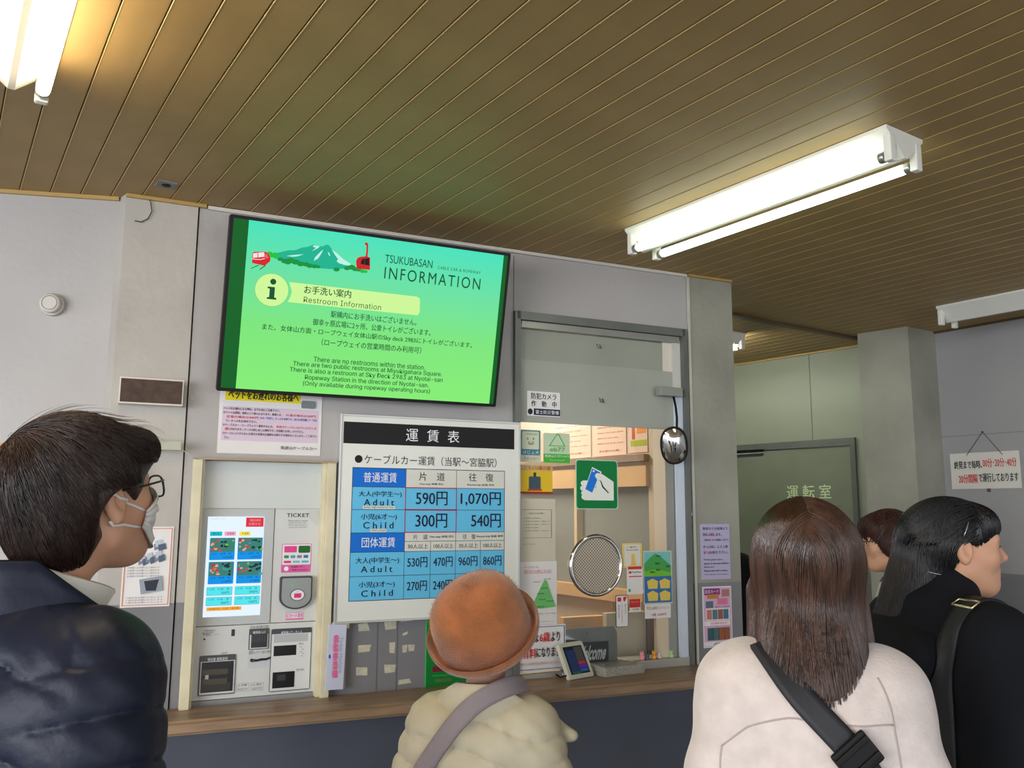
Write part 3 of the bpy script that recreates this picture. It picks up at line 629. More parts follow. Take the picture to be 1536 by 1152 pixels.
# wording and card reader
def mtext(s, x0, y0, x1, y1, m_, **k):
    a0, b1 = mp(x0, y0); a1, b0 = mp(x1, y1); text(tm, s, a0, b0, a1, b1, k.pop('z', 0.0052), m_, **k)
mtext('TICKET', 507, 281, 600, 297, ink((40, 42, 48)), bold=0.02, spacing=1.1, z=.001)
for i, s in enumerate(('Please select a ticket', 'by using the touch screen.', 'Then insert money or', 'touch your card here.')): mtext(s, 512+(i % 2)*3, 309+i*9.5, 595-(i % 2)*4, 315+i*9.5, ink((90, 94, 98)), z=.001)
PKN = ink((218, 96, 160)); 
a0, b1 = mp(487, 410); a1, b0 = mp(606, 528); prism(tm, 'card_sticker', rrect(a0, b0, a1, b1, 0.004), 0, 0.0012, PKN)
bm_ = b0+(b1-b0)*0.27; prism(tm, 'card_sticker_face', rrect(a0+.002, bm_, a1-.002, b1-.002, 0.003), 0, 0.0016, ink((226, 224, 232)))
w5, h5 = a1-a0, b1-b0
def st(x0, y0, x1, y1, c, rad=0.002, z=0.0020): prism(tm, 'card_mark', rrect(a0+x0*w5, b0+(1-y1)*h5, a0+x1*w5, b0+(1-y0)*h5, rad), 0.001, z, ink(c))
st(.08, .08, .50, .30, (224, 70, 140)); st(.56, .07, .96, .32, (30, 100, 40), 0.0045)
for i, c in enumerate(((60, 140, 70), (70, 170, 160), (120, 130, 170), (30, 120, 150))): st(.08+.22*i, .40, .24+.22*i, .50, c, 0.001)
for i, c in enumerate(((210, 60, 110), (120, 190, 190), (90, 180, 200))): st(.08+.30*i, .59, .32+.30*i, .67, c, 0.001)
prism(tm, 'touch_mark', disc(a0+.17*w5, b0+.135*h5, .0075, n=18), 0.001, 0.0022, ink((240, 236, 240)))
text(tm, '交通系マネー', a0+.32*w5, b0+.16*h5, a0+.82*w5, b0+.23*h5, 0.0022, ink((70, 20, 50))); text(tm, 'ご利用いただけます', a0+.32*w5, b0+.05*h5, a0+.92*w5, b0+.12*h5, 0.0022, ink((70, 20, 50)))
a0, b1 = mp(477, 547); a1, b0 = mp(606, 680)
def shield(i):
    x0, x1, y0, y1 = a0+i, a1-i, b0+i, b1-i; r_ = (x1-x0)/2*0.82; out = [(x1-.004, y1), (x0+.004, y1), (x0, y1-.004)]
    cxx = (x0+x1)/2; ex = (x1-x0)/2; cyy = y0+ex*0.72
    out += [(cxx+ex*math.cos(t), cyy+ex*0.72*math.sin(t)) for t in np.linspace(math.pi, 2*math.pi, 15)]+[(x1, y1-.004)]
    return out
prism(tm, 'reader_body', shield(0), 0, 0.020, mat('reader_dark', (58, 60, 62), rough=0.35, var=0), bevel=0.003)
prism(tm, 'reader_face', shield(0.005), 0.015, 0.0225, mat('reader_grey', (150, 154, 154), rough=0.35, metal=0.3, var=0), bevel=0.001)
cxx, cyy = mp(546, 620)[0], mp(546, 622)[1]
prism(tm, 'reader_ring', disc(cxx, cyy, 0.0235, 0.0190), 0.02, 0.0245, mat('ring_black', (40, 42, 44), rough=0.3, var=0)); prism(tm, 'reader_pad', disc(cxx, cyy, 0.0215, 0.0170), 0.02, 0.0255, mat('pad_white', (224, 224, 228), rough=0.3, var=0))
prism(tm, 'pad_mark', rrect(cxx-.011, cyy-.009, cxx+.012, cyy+.005, .0015), 0.024, 0.0260, ink((220, 50, 120))); prism(tm, 'pad_light', disc(cxx-.016, cyy+.030, .0055, .003, n=14), 0.02, 0.0235, ink((80, 220, 110), 0.8))
text(tm, 'タッチ', cxx-.004, cyy+.008, cxx+.004, cyy+.011, .0262, ink((120, 120, 130)))
a0_, b1_ = mp(503, 700); a1_, b0_ = mp(576, 727); box(tm, 'pink_label', a0_, b0_, a1_, b1_, 0, .0012, ink((222, 90, 160))); box(tm, 'pink_label', a0_+.001, b0_+.004, a1_-.001, b1_-.001, 0, .0016, ink((230, 214, 226))); text(tm, 'ICカード専用', a0_+.003, b0_+.006, a1_-.003, b1_-.003, .0022, ink((200, 60, 120)))
# cash section: crop coordinates of a closer view
def q8(x, y): return MF.px(290+x/8.084, 925+y/8.081)
def cbox(nm, x0, y0, x1, y1, c0, c1, m_, bev=0, rad=0):
    a0, b1 = q8(x0, y0); a1, b0 = q8(x1, y1)
    return prism(tm, nm, rrect(a0, b0, a1, b1, rad), c0, c1, m_) if rad else box(tm, nm, a0, b0, a1, b1, c0, c1, m_, bev)
DG = mat('slot_grey', (66, 68, 70), rough=0.35, var=0.04); DM = mat('smoked_flap', (74, 68, 54), rough=0.2, var=0.12, scale=30); BLK = mat('slot_black', (12, 12, 14), rough=0.3, var=0)
lf = mat('flap_bright_rim', (206, 206, 204), rough=0.3, var=0)
cbox('return_bezel', 74, 475, 490, 925, .004, .008, DG, rad=.004); cbox('return_rim', 88, 545, 484, 912, .004, .0095, lf); cbox('return_tray', 100, 552, 470, 890, .004, .010, BLK)
cbox('return_flap', 104, 640, 410, 690, .004, .0120, DM); cbox('return_flap', 104, 740, 400, 800, .004, .0120, DM); cbox('return_flap', 94, 815, 440, 880, .004, .0115, mat('smoked_flap_dark', (46, 42, 36), rough=0.3, var=0)); cbox('return_handle', 140, 700, 178, 750, .004, .0135, mat('clear_tab', (180, 176, 166), rough=0.2, var=0)); cbox('return_slot', 180, 702, 390, 735, .004, .0125, BLK)
cbox('coin_bezel', 676, 148, 905, 385, .004, .008, DG, rad=.003); cbox('coin_rim', 684, 215, 895, 375, .004, .0095, lf); cbox('coin_slot', 700, 210, 885, 362, .004, .011, mat('coin_grille', (34, 38, 42), rough=0.3, var=0))
for i in range(6): cbox('coin_rib', 706+i*30, 215, 716+i*30, 300, .010, .0125, mat('coin_rib', (60, 64, 68), rough=0.3, var=0))
cbox('lever_recess', 660, 455, 940, 612, .004, .0046, mat('recess_shade', (196, 200, 202), rough=0.4, var=0)); 
a, b_ = q8(705, 525); lathe_o = prism(tm, 'return_lever', disc(a, b_, .0052, n=18), .004, .012, BLK, bevel=.001)
tube(tm, 'return_lever', [tuple(q8(x, y))+(0.010,) for x, y in ((705, 528), (770, 525), (820, 512), (880, 510), (925, 488))], [.004, .0032, .0036, .0032, .0026], BLK, 8)
cbox('bill_bezel', 945, 150, 1405, 872, .004, .0065, DG, rad=.005); cbox('bill_panel', 950, 212, 1398, 862, .004, .0078, mat('bill_panel_white', (212, 214, 214), rough=0.35, var=0)); cbox('bill_shade', 975, 218, 1385, 290, .004, .0082, mat('bill_shade', (178, 182, 184), rough=0.4, var=0))
cbox('bill_slot', 972, 352, 1240, 458, .004, .0086, BLK); cbox('ticket_slot', 958, 672, 1215, 845, .004, .0090, BLK); cbox('ticket_tab', 1010, 700, 1110, 765, .004, .0105, mat('ticket_tab', (54, 58, 60), rough=0.25, var=0))
cbox('sensor_window', 462, 152, 498, 232, .004, .0050, mat('sensor_purple', (40, 20, 44), rough=0.2, var=0)); a, b_ = q8(132, 272); prism(tm, 'key_hole', disc(a, b_, .0032, n=14), .004, .0054, BLK)
GT = ink((86, 88, 92))
for s, x0, y0, x1, y1, m_, zz in (('領収書 硬貨返却', 170, 497, 410, 520, W_, .0084), ('硬貨投入口', 720, 172, 868, 198, W_, .0084), ('紙幣挿入口・きっぷ', 1062, 175, 1312, 200, W_, .0070), ('10 50 100 500 COIN', 690, 110, 912, 132, GT, .0050), ('返却レバー / RETURN', 672, 412, 934, 440, GT, .0050), ('BILL', 1278, 312, 1335, 332, GT, .0082), ('RETURN', 1246, 628, 1336, 648, GT, .0082),
    ('Information', 135, 155, 265, 172, GT, .005), ('お問い合わせ窓口', 105, 188, 240, 200, GT, .005), ('TEL 000-000-0000', 105, 207, 305, 220, GT, .005), ('RECEIPT', 345, 430, 410, 448, GT, .005), ('⚠ 注意', 532, 818, 645, 838, GT, .005), ('⚠ 禁止', 712, 808, 825, 828, GT, .005), ('手を入れないでください', 535, 862, 655, 885, GT, .005), ('入れないでください', 712, 852, 832, 878, GT, .005)):
    if s.startswith('TEL'): s = 'TEL ---'
    a0, b1 = q8(x0, y0); a1, b0 = q8(x1, y1); text(tm, s, a0, b0, a1, b1, zz, m_)
for (x0, y0, x1, y1) in ((520, 802, 670, 900), (697, 795, 847, 892)):
    pts = [tuple(q8(x, y))+(0.0044,) for x, y in ((x0, y0), (x1, y0), (x1, y1), (x0, y1))]; tube(tm, 'notice_outline', pts, .0003, GT, 4, True)
for i, (x, y) in enumerate(((1300, 360), (1320, 390), (1300, 420), (1325, 440), (1310, 470))):
    a, b_ = q8(x, y); q = box(tm, 'note_icon', a-.004, b_-.001, a+.004, b_+.001, .0078, .0084, ink((150, 146, 150))); 
# ================================================================== NOTICES AND SIGNS
GR = ink((90, 90, 96)); BL = ink((40, 60, 170)); 
# pet notice behind the television
s = Sheet(WALL, 'pet_notice', 331, 572, 480, 684, 'white pet notice with yellow heading and red words, tucked below the television', 'notice', c=0.001, m=M_paper)
PKB = ink((214, 196, 214))
s.rect(.03, .34, .97, .82, PKB); s.rect(.05, .08, .78, .255, ink((232, 214, 20)), 'heading')
s.text('ペットをお連れのお客様へ', .08, .10, .76, .235, K, bold=.02)
for i, (t, x0, x1, m_) in enumerate((('ペットをお連れになる際は、以下の点にご注意下さい。', .04, .58, K), ('①ペットは原則、有料という扱いになります。乗車には、', .04, .60, K), ('片道の場合は200円、', .64, .95, RED), ('往復の場合は400円', .07, .37, RED), ('分の「手回り」きっぷが必要です。窓口か券売機にて「手回', .39, .95, BL), ('り」きっぷをお求め下さい。', .07, .36, K), ('②ケーブルカー・ロープウェイへ乗車するには、', .04, .52, K), ('専用のケージに入れていただく必', .55, .95, RED), ('要', .06, .10, RED), ('があります。ケージの貸し出しは無料です。お気軽にお申しつけ下さい。', .11, .82, K), ('③ケージに入りきらない大型犬や盲導犬は乗車をお断りする場合もございます。ご了承下さ', .04, .95, K), ('い。', .06, .10, K))):
    row = (0, 1, 1, 2, 2, 3, 4, 4, 5, 5, 6, 7)[i]; y = .355+row*.058
    s.text(t, x0, y, x1, y+.036, m_, bold=.01)
s.text('筑波山ケーブルカー', .60, .875, .96, .925, K, bold=.01)
s.rect(.79, .21, .93, .32, ink((120, 132, 130)), 'grey_animal_drawing', rad=0.006)

# pillar notice with drawings, left orange edged poster
s = Sheet(WALL, 'pillar_notice', 188, 790, 254, 909, 'white notice with grey block drawings, on the left pillar behind the man', 'notice', c=0.008, m=M_paper)
OR = ink((214, 140, 110)); 
for (x0, y0, x1, y1) in ((.03, .02, .97, .03), (.03, .97, .97, .98), (.95, .02, .97, .98), (.03, .02, .05, .98)): s.rect(x0, y0, x1, y1, OR, 'border')
for (x, y, z_) in ((.60, .22, .15), (.30, .40, .10), (.45, .38, .10), (.62, .36, .12)):
    for dx, dy, c in ((0, 0, (120, 130, 150)), (.02, -.04, (186, 194, 206)), (.09, .01, (84, 96, 118))):
        s.poly([(x+dx, y+dy), (x+dx+z_, y+dy-.02), (x+dx+z_*1.2, y+dy+.05), (x+dx+.02, y+dy+.08)], ink(c), 'drawing')
s.poly([(.35, .66), (.80, .62), (.84, .80), (.40, .84)], ink((150, 156, 170)), 'drawing'); s.poly([(.45, .68), (.75, .66), (.70, .80), (.50, .80)], ink((50, 54, 66)), 'drawing')
for i in range(4): s.text('お客様へのお願いとご案内です', .10, .50+i*.035, .75, .52+i*.035, GR)
for i in range(3): s.text('ご協力をお願いいたします', .10, .87+i*.03, .85, .888+i*.03, GR)
s = Sheet(LW, 'edge_poster', -40, 664, 40, 790, 'poster with orange edging on the left wall, mostly hidden behind the man', 'poster', c=0.001, m=M_paper)
for (x0, y0, x1, y1) in ((0, 0, 1, .045), (0, .955, 1, 1), (.0, .22, 1, .25)): s.rect(x0, y0, x1, y1, ink((222, 132, 60)), 'border')
for i in range(4): s.text('募集案内', .50, .07+i*.035, .70, .09+i*.035, BL); s.text('詳しくはこちら', .45, .32+i*.14, .95, .36+i*.14, GR)

# brown blank sign box on a bracket pipe, conduit
f = Frame(WALL.w(0, 0, 0.006), DW)
a0, b1 = f.px(180, 564, .05); a1, b0 = f.px(274, 609, .05)
bx_ = f.empty('sign_box', a0, b0, 0); tag(bx_, 'blank dark brown sign box with white rim on the left pillar', 'sign box')
W_s, H_s = a1-a0, b1-b0
box(bx_, 'case', 0, 0, W_s, H_s, 0.0, 0.045, mat('box_rim_white', (214, 208, 196), rough=0.4, var=0.04), 0.001)
box(bx_, 'face', 0.004, 0.005, W_s-0.004, H_s-0.005, 0.04, 0.0465, mat('rusty_brown_face', (74, 56, 46), rough=0.7, var=0.22, scale=40, bump=0.2, bscale=120))
a, b1 = f.px(208, 609, .03); _, b0 = f.px(208, 700, .03)
o = lathe(None, 'vertical_pipe', [(0.0165, -(b1-b0)-0.01), (0.0165, 0.10)], mat('conduit_paint', (176, 178, 162), rough=0.45, var=0.06), 20, 'y')
o.matrix_world = f.mat(a, b0, 0.020); tag(o, 'grey-green painted pipe running down from the brown sign box', 'pipe')
a0, b1 = f.px(196, 660, .04); a1, b0 = f.px(271, 676, .04)
o = box(None, 'cable_trunking', a0-.05, b0, a1, b1, 0.0375, 0.058, MATS['conduit_paint'], .001); o.matrix_world = f.mat(); tag(o, 'short grey-green horizontal cable trunking crossing the pipe at the left pillar', 'trunking')
o = tube(None, 'thin_cord', [f.w(*f.px(x, y, c), c) for x, y, c in ((270, 672, .05), (278, 678, .045), (288, 684, .035), (297, 689, .032))], .0012, mat('cord_white', (206, 200, 186), var=0), 5); tag(o, 'thin pale cord from the trunking to the ticket machine frame', 'cord')

# 'Ticket Machine' upright placard right of the machine
f = Frame(WALL.w(*WALL.px(500, 982), 0.035), (DW*math.cos(R(8))-WALL.N*math.sin(R(8))).normalized())
pl = f.empty('machine_placard', -.033, -.104, 0); tag(pl, 'upright white placard with pink vertical lettering on the right edge of the machine frame', 'sign')
prism(pl, 'card', [(0, 0), (.062, -.003), (.068, .203), (.006, .208)], -.003, 0, mat('card_bluish_white', (206, 210, 232), rough=.4, var=.02))
box(pl, 'side_fold', .060, .0, .070, .202, -.040, -.003, mat('card_fold', (150, 140, 130), rough=.5)); box(pl, 'mount', .02, .19, .078, .212, -.035, -.004, M_cream)
text(pl, '自動券売機', .024, .036, .040, .172, .0008, ink((232, 110, 160)), vertical=True, bold=.02)
co_t = text(pl, 'Ticket Machine', 0, 0, .115, .011, 0, ink((150, 160, 190))); co_t.rotation_euler = (0, 0, -math.pi/2); co_t.location = (.045, .165, .0008)
prism(pl, 'blue_mark', disc(.012, .105, .0035, .007, n=16), 0, .0006, ink((50, 90, 200)))

# tape scraps left on the wall
for pts in (((537, 936), (551, 934), (555, 946), (538, 947)), ((576, 931), (594, 930), (594, 943), (578, 945)), ((603, 922), (615, 921), (618, 931), (601, 933)), ((537, 968), (557, 967), (554, 977), (537, 979)), ((584, 964), (593, 963), (592, 980), (584, 979)), ((534, 1001), (551, 1001), (551, 1013), (534, 1013)), ((576, 997), (594, 997), (592, 1008), (577, 1010)), ((598, 1020), (614, 1018), (617, 1024), (597, 1027)), ((603, 968), (611, 967), (610, 978), (604, 979)), ((612, 967), (622, 967), (621, 976), (613, 977)), ((604, 950), (612, 947), (611, 951), (604, 954))):
    q = prism(None, 'tape_scrap', [WALL.px(x, y) for x, y in pts], 0, .0008, mat('old_tape', (196, 192, 170), rough=.6, var=.12, scale=60)); q.parent = wf

# green poster behind the hatted visitor
s = Sheet(WALL, 'green_poster', 639, 922.5, 745, 1022, 'green poster with white edge, low on the wall behind the brown hat', 'poster', c=.001, m=ink((60, 190, 110)))
s.rect(.012, 0, .99, 1, ink((0, 122, 44)), 'ground'); s.rect(.10, .72, .32, .80, ink((120, 20, 40)), 'red_print'); s.rect(.10, .84, .40, .86, ink((40, 150, 80)), 'line'); s.rect(.14, .90, .36, .94, ink((90, 110, 60)), 'print')

# ---- on the glass of the ticket window
c0 = -0.004
s = Sheet(WALL, 'camera_notice', 790.5, 586, 840, 626, 'white security camera notice with dark strip, on the window shutter panel', 'notice', c=c0, m=M_paper, rad=.004)
s.text('防犯カメラ', .12, .07, .88, .32, K, bold=.012); s.text('作　動　中', .12, .38, .88, .62, K, bold=.012); s.rect(.20, .70, .99, .96, ink((26, 30, 60)), 'strip'); s.text('富士防災警備', .25, .75, .95, .91, W_)
s.poly([(.09+.07*math.cos(t), .83+.12*math.sin(t)) for t in np.linspace(0, 6.28, 16, endpoint=False)], ink((30, 30, 50)), 'mark')
s = Sheet(WALL, 'assistance_dog_sticker', 781, 644, 811, 694, 'pale blue sticker with a smiling dog face, upper left of the ticket window glass', 'sticker', c=c0, m=ink((206, 206, 180)), rad=.005)
s.rect(.02, .02, .96, .78, ink((60, 130, 150)), 'blue_edge', rad=.004); s.rect(.06, .05, .90, .60, ink((206, 214, 186)), 'face_panel', rad=.004); s.text('Welcome!', .25, .10, .80, .16, ink((60, 120, 130))); s.text('ほじょ犬', .10, .64, .90, .75, W_)
for x0 in (.34, .62): s.poly([(x0+.025*math.cos(t), .28+.035*math.sin(t)) for t in np.linspace(0, 6.28, 10, endpoint=False)], ink((70, 90, 80)), 'mark')
s.text('ω', .36, .36, .62, .46, ink((60, 80, 80))); s.text('ステッカー', .12, .84, .85, .93, GR)
s = Sheet(WALL, 'eco_shop_sticker', 815, 649, 854.5, 695, 'pale green sticker with an outlined triangle and green strip, left of the hand symbol', 'sticker', c=c0, m=ink((196, 214, 184)), rad=.005)
GRN = ink((70, 180, 60)); s.rect(.0, .70, 1, 1.0, GRN, 'strip', rad=.004); s.rect(.0, .70, 1, .80, GRN, 'strip')
for q_ in (((.48, .05), (.50, .05), (.24, .44), (.20, .44)), ((.56, .05), (.59, .05), (.82, .44), (.79, .44)), ((.20, .42), (.82, .42), (.82, .44), (.20, .44)), ((.48, .03), (.58, .03), (.58, .06), (.48, .06))): s.poly(q_, GRN, 'outline')
s.text('筑波山エコTシャツ', .04, .73, .96, .82, W_, bold=.01); s.text('フレンドショップ', .22, .88, .78, .94, W_); s.text('eb77', .22, .48, .80, .62, GRN)
s = Sheet(WALL, 'yellow_sticker', 780.5, 697, 828.5, 741, 'yellow safe-house sticker with dark red base strip, left edge of the window', 'sticker', c=c0, m=ink((226, 190, 40)))
s.rect(0, 0, 1, .20, ink((200, 176, 120)), 'heading'); s.text('こども110番の駅', -.02, .03, .95, .17, ink((190, 60, 40)), bold=.01); s.rect(0, .93, 1, 1.0, ink((150, 40, 30)), 'strip')
s.rect(.26, .40, .62, .86, ink((64, 84, 96)), 'dark_panel', rad=.004); s.rect(.40, .26, .48, .42, ink((50, 66, 78)), 'dark_panel'); s.rect(.22, .84, .66, .90, ink((190, 60, 40)), 'red_base')
s = Sheet(WALL, 'paper_form', 781, 748, 833, 842, 'plain cream form with a thin ruled box, hanging at the left edge of the window', 'notice', c=c0, m=mat('cream_sheet', (206, 200, 180), rough=.7, var=.03))
for (x0, y0, x1, y1) in ((.04, .17, .88, .175), (.04, .62, .88, .625), (.875, .17, .885, .62)): s.rect(x0, y0, x1, y1, GR, 'rule')
s.text('お知らせとお願い', .22, .22, .68, .245, GR); 
for i, w_ in enumerate((.55, .85, .85, .5, .85)): s.text('ご利用のお客様へご案内いたします'[:int(16*w_)], .08, .30+i*.05, .08+w_*.9, .318+i*.05, GR)
s.text('以上よろしくお願いします', .04, .71, .42, .73, GR)
s = Sheet(WALL, 'mountain_map_notice', 780, 843, 835, 939, 'white notice with a green mountain drawing beside the brown hat', 'notice', c=c0+.001, m=M_paper)
s.text('ケーブルカーは、', .10, .065, .50, .10, RED); s.text('毎日 9:20 から運行しています', .10, .125, .85, .165, RED); s.rect(.10, .172, .85, .177, RED, 'underline')
s.poly([(.66, .28), (.72, .30), (.92, .62), (.98, .70), (.60, .72), (.30, .71), (.45, .52)], ink((110, 190, 110)), 'mountain')
for i, (x, y) in enumerate(((.64, .26), (.35, .30), (.55, .40), (.45, .48), (.50, .57), (.72, .60), (.45, .68))): s.text('女体山駅', x, y, x+.18, y+.02, K)
s.text('筑波山ケーブルカー時刻表', .45, .785, .95, .81, GR); s.text('お問い合わせはこちら', .45, .91, .92, .925, GR)
f = Frame(WALL.w(0, 0, 0.010), DW)
s = Sheet(f, 'child_fare_sign', 770, 940, 848, 1003, 'white sign with blue edge saying children from six pay, bottom left of the window', 'sign', thick=.003, m=M_paper)
for (x0, y0, x1, y1) in ((.02, .03, .98, .045), (.02, .95, .98, .965), (.965, .03, .98, .96), (.02, .03, .03, .96)): s.rect(x0, y0, x1, y1, ink((80, 90, 160)), 'border')
s.text('小児は', .12, .17, .47, .38, K, bold=.015); s.text('6歳', .49, .16, .69, .37, RED, bold=.02); s.text('より', .71, .16, .88, .37, K, bold=.015)
s.text('有料', .16, .50, .42, .71, RED, bold=.02); s.text('になります', .43, .49, .88, .70, K, bold=.015); s.text('3歳以上の未就学児は団体料金となります。', .12, .80, .86, .86, ink((190, 120, 130)))
# hand and card symbol
s = Sheet(WALL, 'payment_symbol', 863, 689, 927, 764, 'large green sticker with a white hand holding a blue card, middle of the window', 'sticker', c=c0, m=ink((190, 220, 200)), rad=.012)
s.rect(.02, .015, .98, .985, ink((0, 122, 60)), 'green_ground', rad=.011)
hand = ink((232, 236, 228))
def crp(*pts): return [((x-527)/365.0, (y-391)/430.0) for x, y in pts]
for cx_, cy_ in ((597, 597), (592, 640), (600, 682), (602, 716)): s.poly(crp(*[(cx_+28*math.cos(t), cy_+24*math.sin(t)) for t in np.linspace(0, 6.28, 18, endpoint=False)]), hand, 'hand')
s.poly(crp((600, 573), (640, 573), (700, 640), (690, 530), (700, 505), (725, 500), (770, 525), (852, 580), (852, 744), (600, 744), (590, 700), (606, 660)), hand, 'hand')
s.poly(crp((668, 455), (748, 495), (668, 686), (600, 655)), hand, 'card'); s.poly(crp((668, 466), (736, 500), (664, 678), (606, 648)), ink((20, 120, 220)), 'card')
s.poly(crp(*[(716+26*math.cos(t), 530+24*math.sin(t)) for t in np.linspace(0, 6.28, 18, endpoint=False)]), hand, 'hand')
s.poly(crp((700, 550), (740, 515), (800, 560), (800, 620), (740, 640), (716, 575)), hand, 'hand')
s.poly(crp((722, 568), (742, 574), (760, 620), (808, 676), (804, 682), (750, 628), (736, 580)), ink((20, 60, 40)), 'hand_line')
s.poly(crp(*[(678+8*math.cos(t), 490+9*math.sin(t)) for t in np.linspace(0, 6.28, 12, endpoint=False)]), hand, 'card_hole')
# stickers right of the speech disc
c1 = c0+.001
s = Sheet(WALL, 'yellow_giraffe_leaflet', 933, 815, 963, 851, 'cream leaflet with yellow edge and a small yellow figure, just right of the speech disc', 'leaflet', c=c0, m=ink((226, 200, 120)), rad=.004)
s.rect(.10, .06, .90, .92, ink((222, 218, 206)), 'face'); s.text('ご案内', .2, .12, .7, .2, GR); s.text('Service Guide', .2, .24, .8, .30, GR); s.poly([(.45, .45), (.6, .45), (.62, .80), (.7, .9), (.4, .9), (.45, .80)], ink((230, 190, 80)), 'figure')
s = Sheet(WALL, 'payment_sticker', 940, 850, 964.5, 891, 'white payment sticker with red logo band, below the cream leaflet', 'sticker', c=c1+.001, m=M_paper, rad=.005)
s.rect(.06, .0, .94, .10, ink((204, 60, 60)), 'red_arc', rad=.003); s.text('PayPay', .32, .17, .88, .25, GR, bold=.01); s.rect(.12, .17, .26, .25, RED, 'mark', rad=.001); s.rect(.12, .34, .92, .375, RED, 'line'); s.rect(.08, .80, .20, .90, ink((60, 170, 90)), 'green_mark')
s = Sheet(WALL, 'vertical_sticker', 923, 893, 942.5, 940, 'narrow upright white sticker with grey outline, red mark and vertical writing', 'sticker', c=c1+.002, m=ink((70, 72, 84)), rad=.006)
s.rect(.05, .02, .95, .98, ink((226, 226, 228)), 'face', rad=.005); s.rect(.14, .07, .44, .20, RED, 'mark', rad=.002); s.poly([(.6, .06), (.9, .05), (.8, .14), (.7, .22), (.6, .16)], RED, 'mark')
a, b_ = s.P(.40, .25); text(s.root, 'スマホで支払い', s.W*.42, s.H*.12, s.W*.54, s.H*.72, s.c()+.001, RED, vertical=True); text(s.root, '使えます', s.W*.68, s.H*.40, s.W*.80, s.H*.72, s.c()+.001, K, vertical=True); text(s.root, '簡単決済中', s.W*.16, s.H*.28, s.W*.28, s.H*.70, s.c()+.001, K, vertical=True)
s = Sheet(WALL, 'red_sticker', 944, 899, 961, 916, 'small red and white card sticker under the payment sticker', 'sticker', c=c0, m=M_paper)
s.rect(0, 0, .95, .70, ink((196, 44, 44)), 'red_top'); s.text('クレジット', .12, .15, .8, .3, W_); s.text('ご利用', .2, .78, .8, .94, GR)
s = Sheet(WALL, 'mountain_badge_leaflet', 964.5, 826.5, 1008.5, 905, 'leaflet with green mountain picture above four yellow badges, right side of the window', 'leaflet', c=c0, m=mat('clear_sleeve', (206, 208, 184), rough=.2, var=.02))
s.rect(.02, .02, .96, .48, ink((120, 190, 190)), 'sky'); s.poly([(.02, .47), (.02, .25), (.22, .13), (.42, .05), (.62, .12), (.96, .28), (.96, .47)], ink((70, 160, 80)), 'mountain'); s.poly([(.02, .48), (.02, .38), (.5, .34), (.96, .42), (.96, .48)], ink((110, 190, 50)), 'field')
for x, y in ((.45, .08), (.40, .22), (.42, .34), (.22, .38), (.78, .28)): s.text('筑波山', x, y, x+.16, y+.035, ink((30, 50, 40)), bold=.02)
s.rect(.02, .48, .96, .97, ink((50, 110, 170)), 'blue_ground')
for x in (.10, .53):
    for y in (.52, .745): s.poly([(x, y+.05), (x+.19, y), (x+.38, y+.05), (x+.36, y+.19), (x+.04, y+.19)], ink((222, 196, 92)), 'badge')
s = Sheet(WALL, 'price_slip', 967, 907, 1006, 926, 'small white price slip below the mountain leaflet', 'notice', c=c0, m=M_paper)
s.text('筑波山限定ピンバッジ', .06, .14, .92, .38, ink((170, 130, 90))); s.text('1個 500円', .24, .64, .80, .84, RED)
# speech disc
a, b_ = WALL.px(895, 848, 0.0)
sd_ = WALL.empty('speech_disc', a, b_, -0.010); tag(sd_, 'round perforated steel speaking disc with chrome rim, set in the window glass', 'speaking grille')
rr = (WALL.px(935, 848)[0]-WALL.px(856.5, 848)[0])/2
tube(sd_, 'chrome_rim', [(rr*.95*math.cos(t), rr*.95*math.sin(t), .006) for t in np.linspace(0, 6.2832, 48, endpoint=False)], .0085, M_chrome, 12, True)
PF = bpy.data.materials.new('perforated_steel'); PF.use_nodes = True; N = PF.node_tree; b = N.nodes['Principled BSDF']; b.inputs['Metallic'].default_value = .2; b.inputs['Roughness'].default_value = .45
tc = N.nodes.new('ShaderNodeTexCoord'); vo = N.nodes.new('ShaderNodeTexVoronoi'); vo.inputs['Randomness'].default_value = 0.0; mp_ = N.nodes.new('ShaderNodeMapping'); mp_.inputs['Rotation'].default_value = (0, 0, R(45))
mp_.inputs['Scale'].default_value = (115, 115, 0.01); N.links.new(tc.outputs['Object'], mp_.inputs[0]); N.links.new(mp_.outputs[0], vo.inputs['Vector']); vo.inputs['Scale'].default_value = 1.0
rp = N.nodes.new('ShaderNodeValToRGB'); rp.color_ramp.elements[0].position = .30; rp.color_ramp.elements[0].color = rgb((112, 100, 86)); rp.color_ramp.elements[1].position = .42; rp.color_ramp.elements[1].color = rgb((196, 186, 168))
N.links.new(vo.outputs['Distance'], rp.inputs[0]); N.links.new(rp.outputs[0], b.inputs['Base Color'])
prism(sd_, 'perforated_plate', disc(0, 0, rr*.93, n=48), .001, .006, PF)
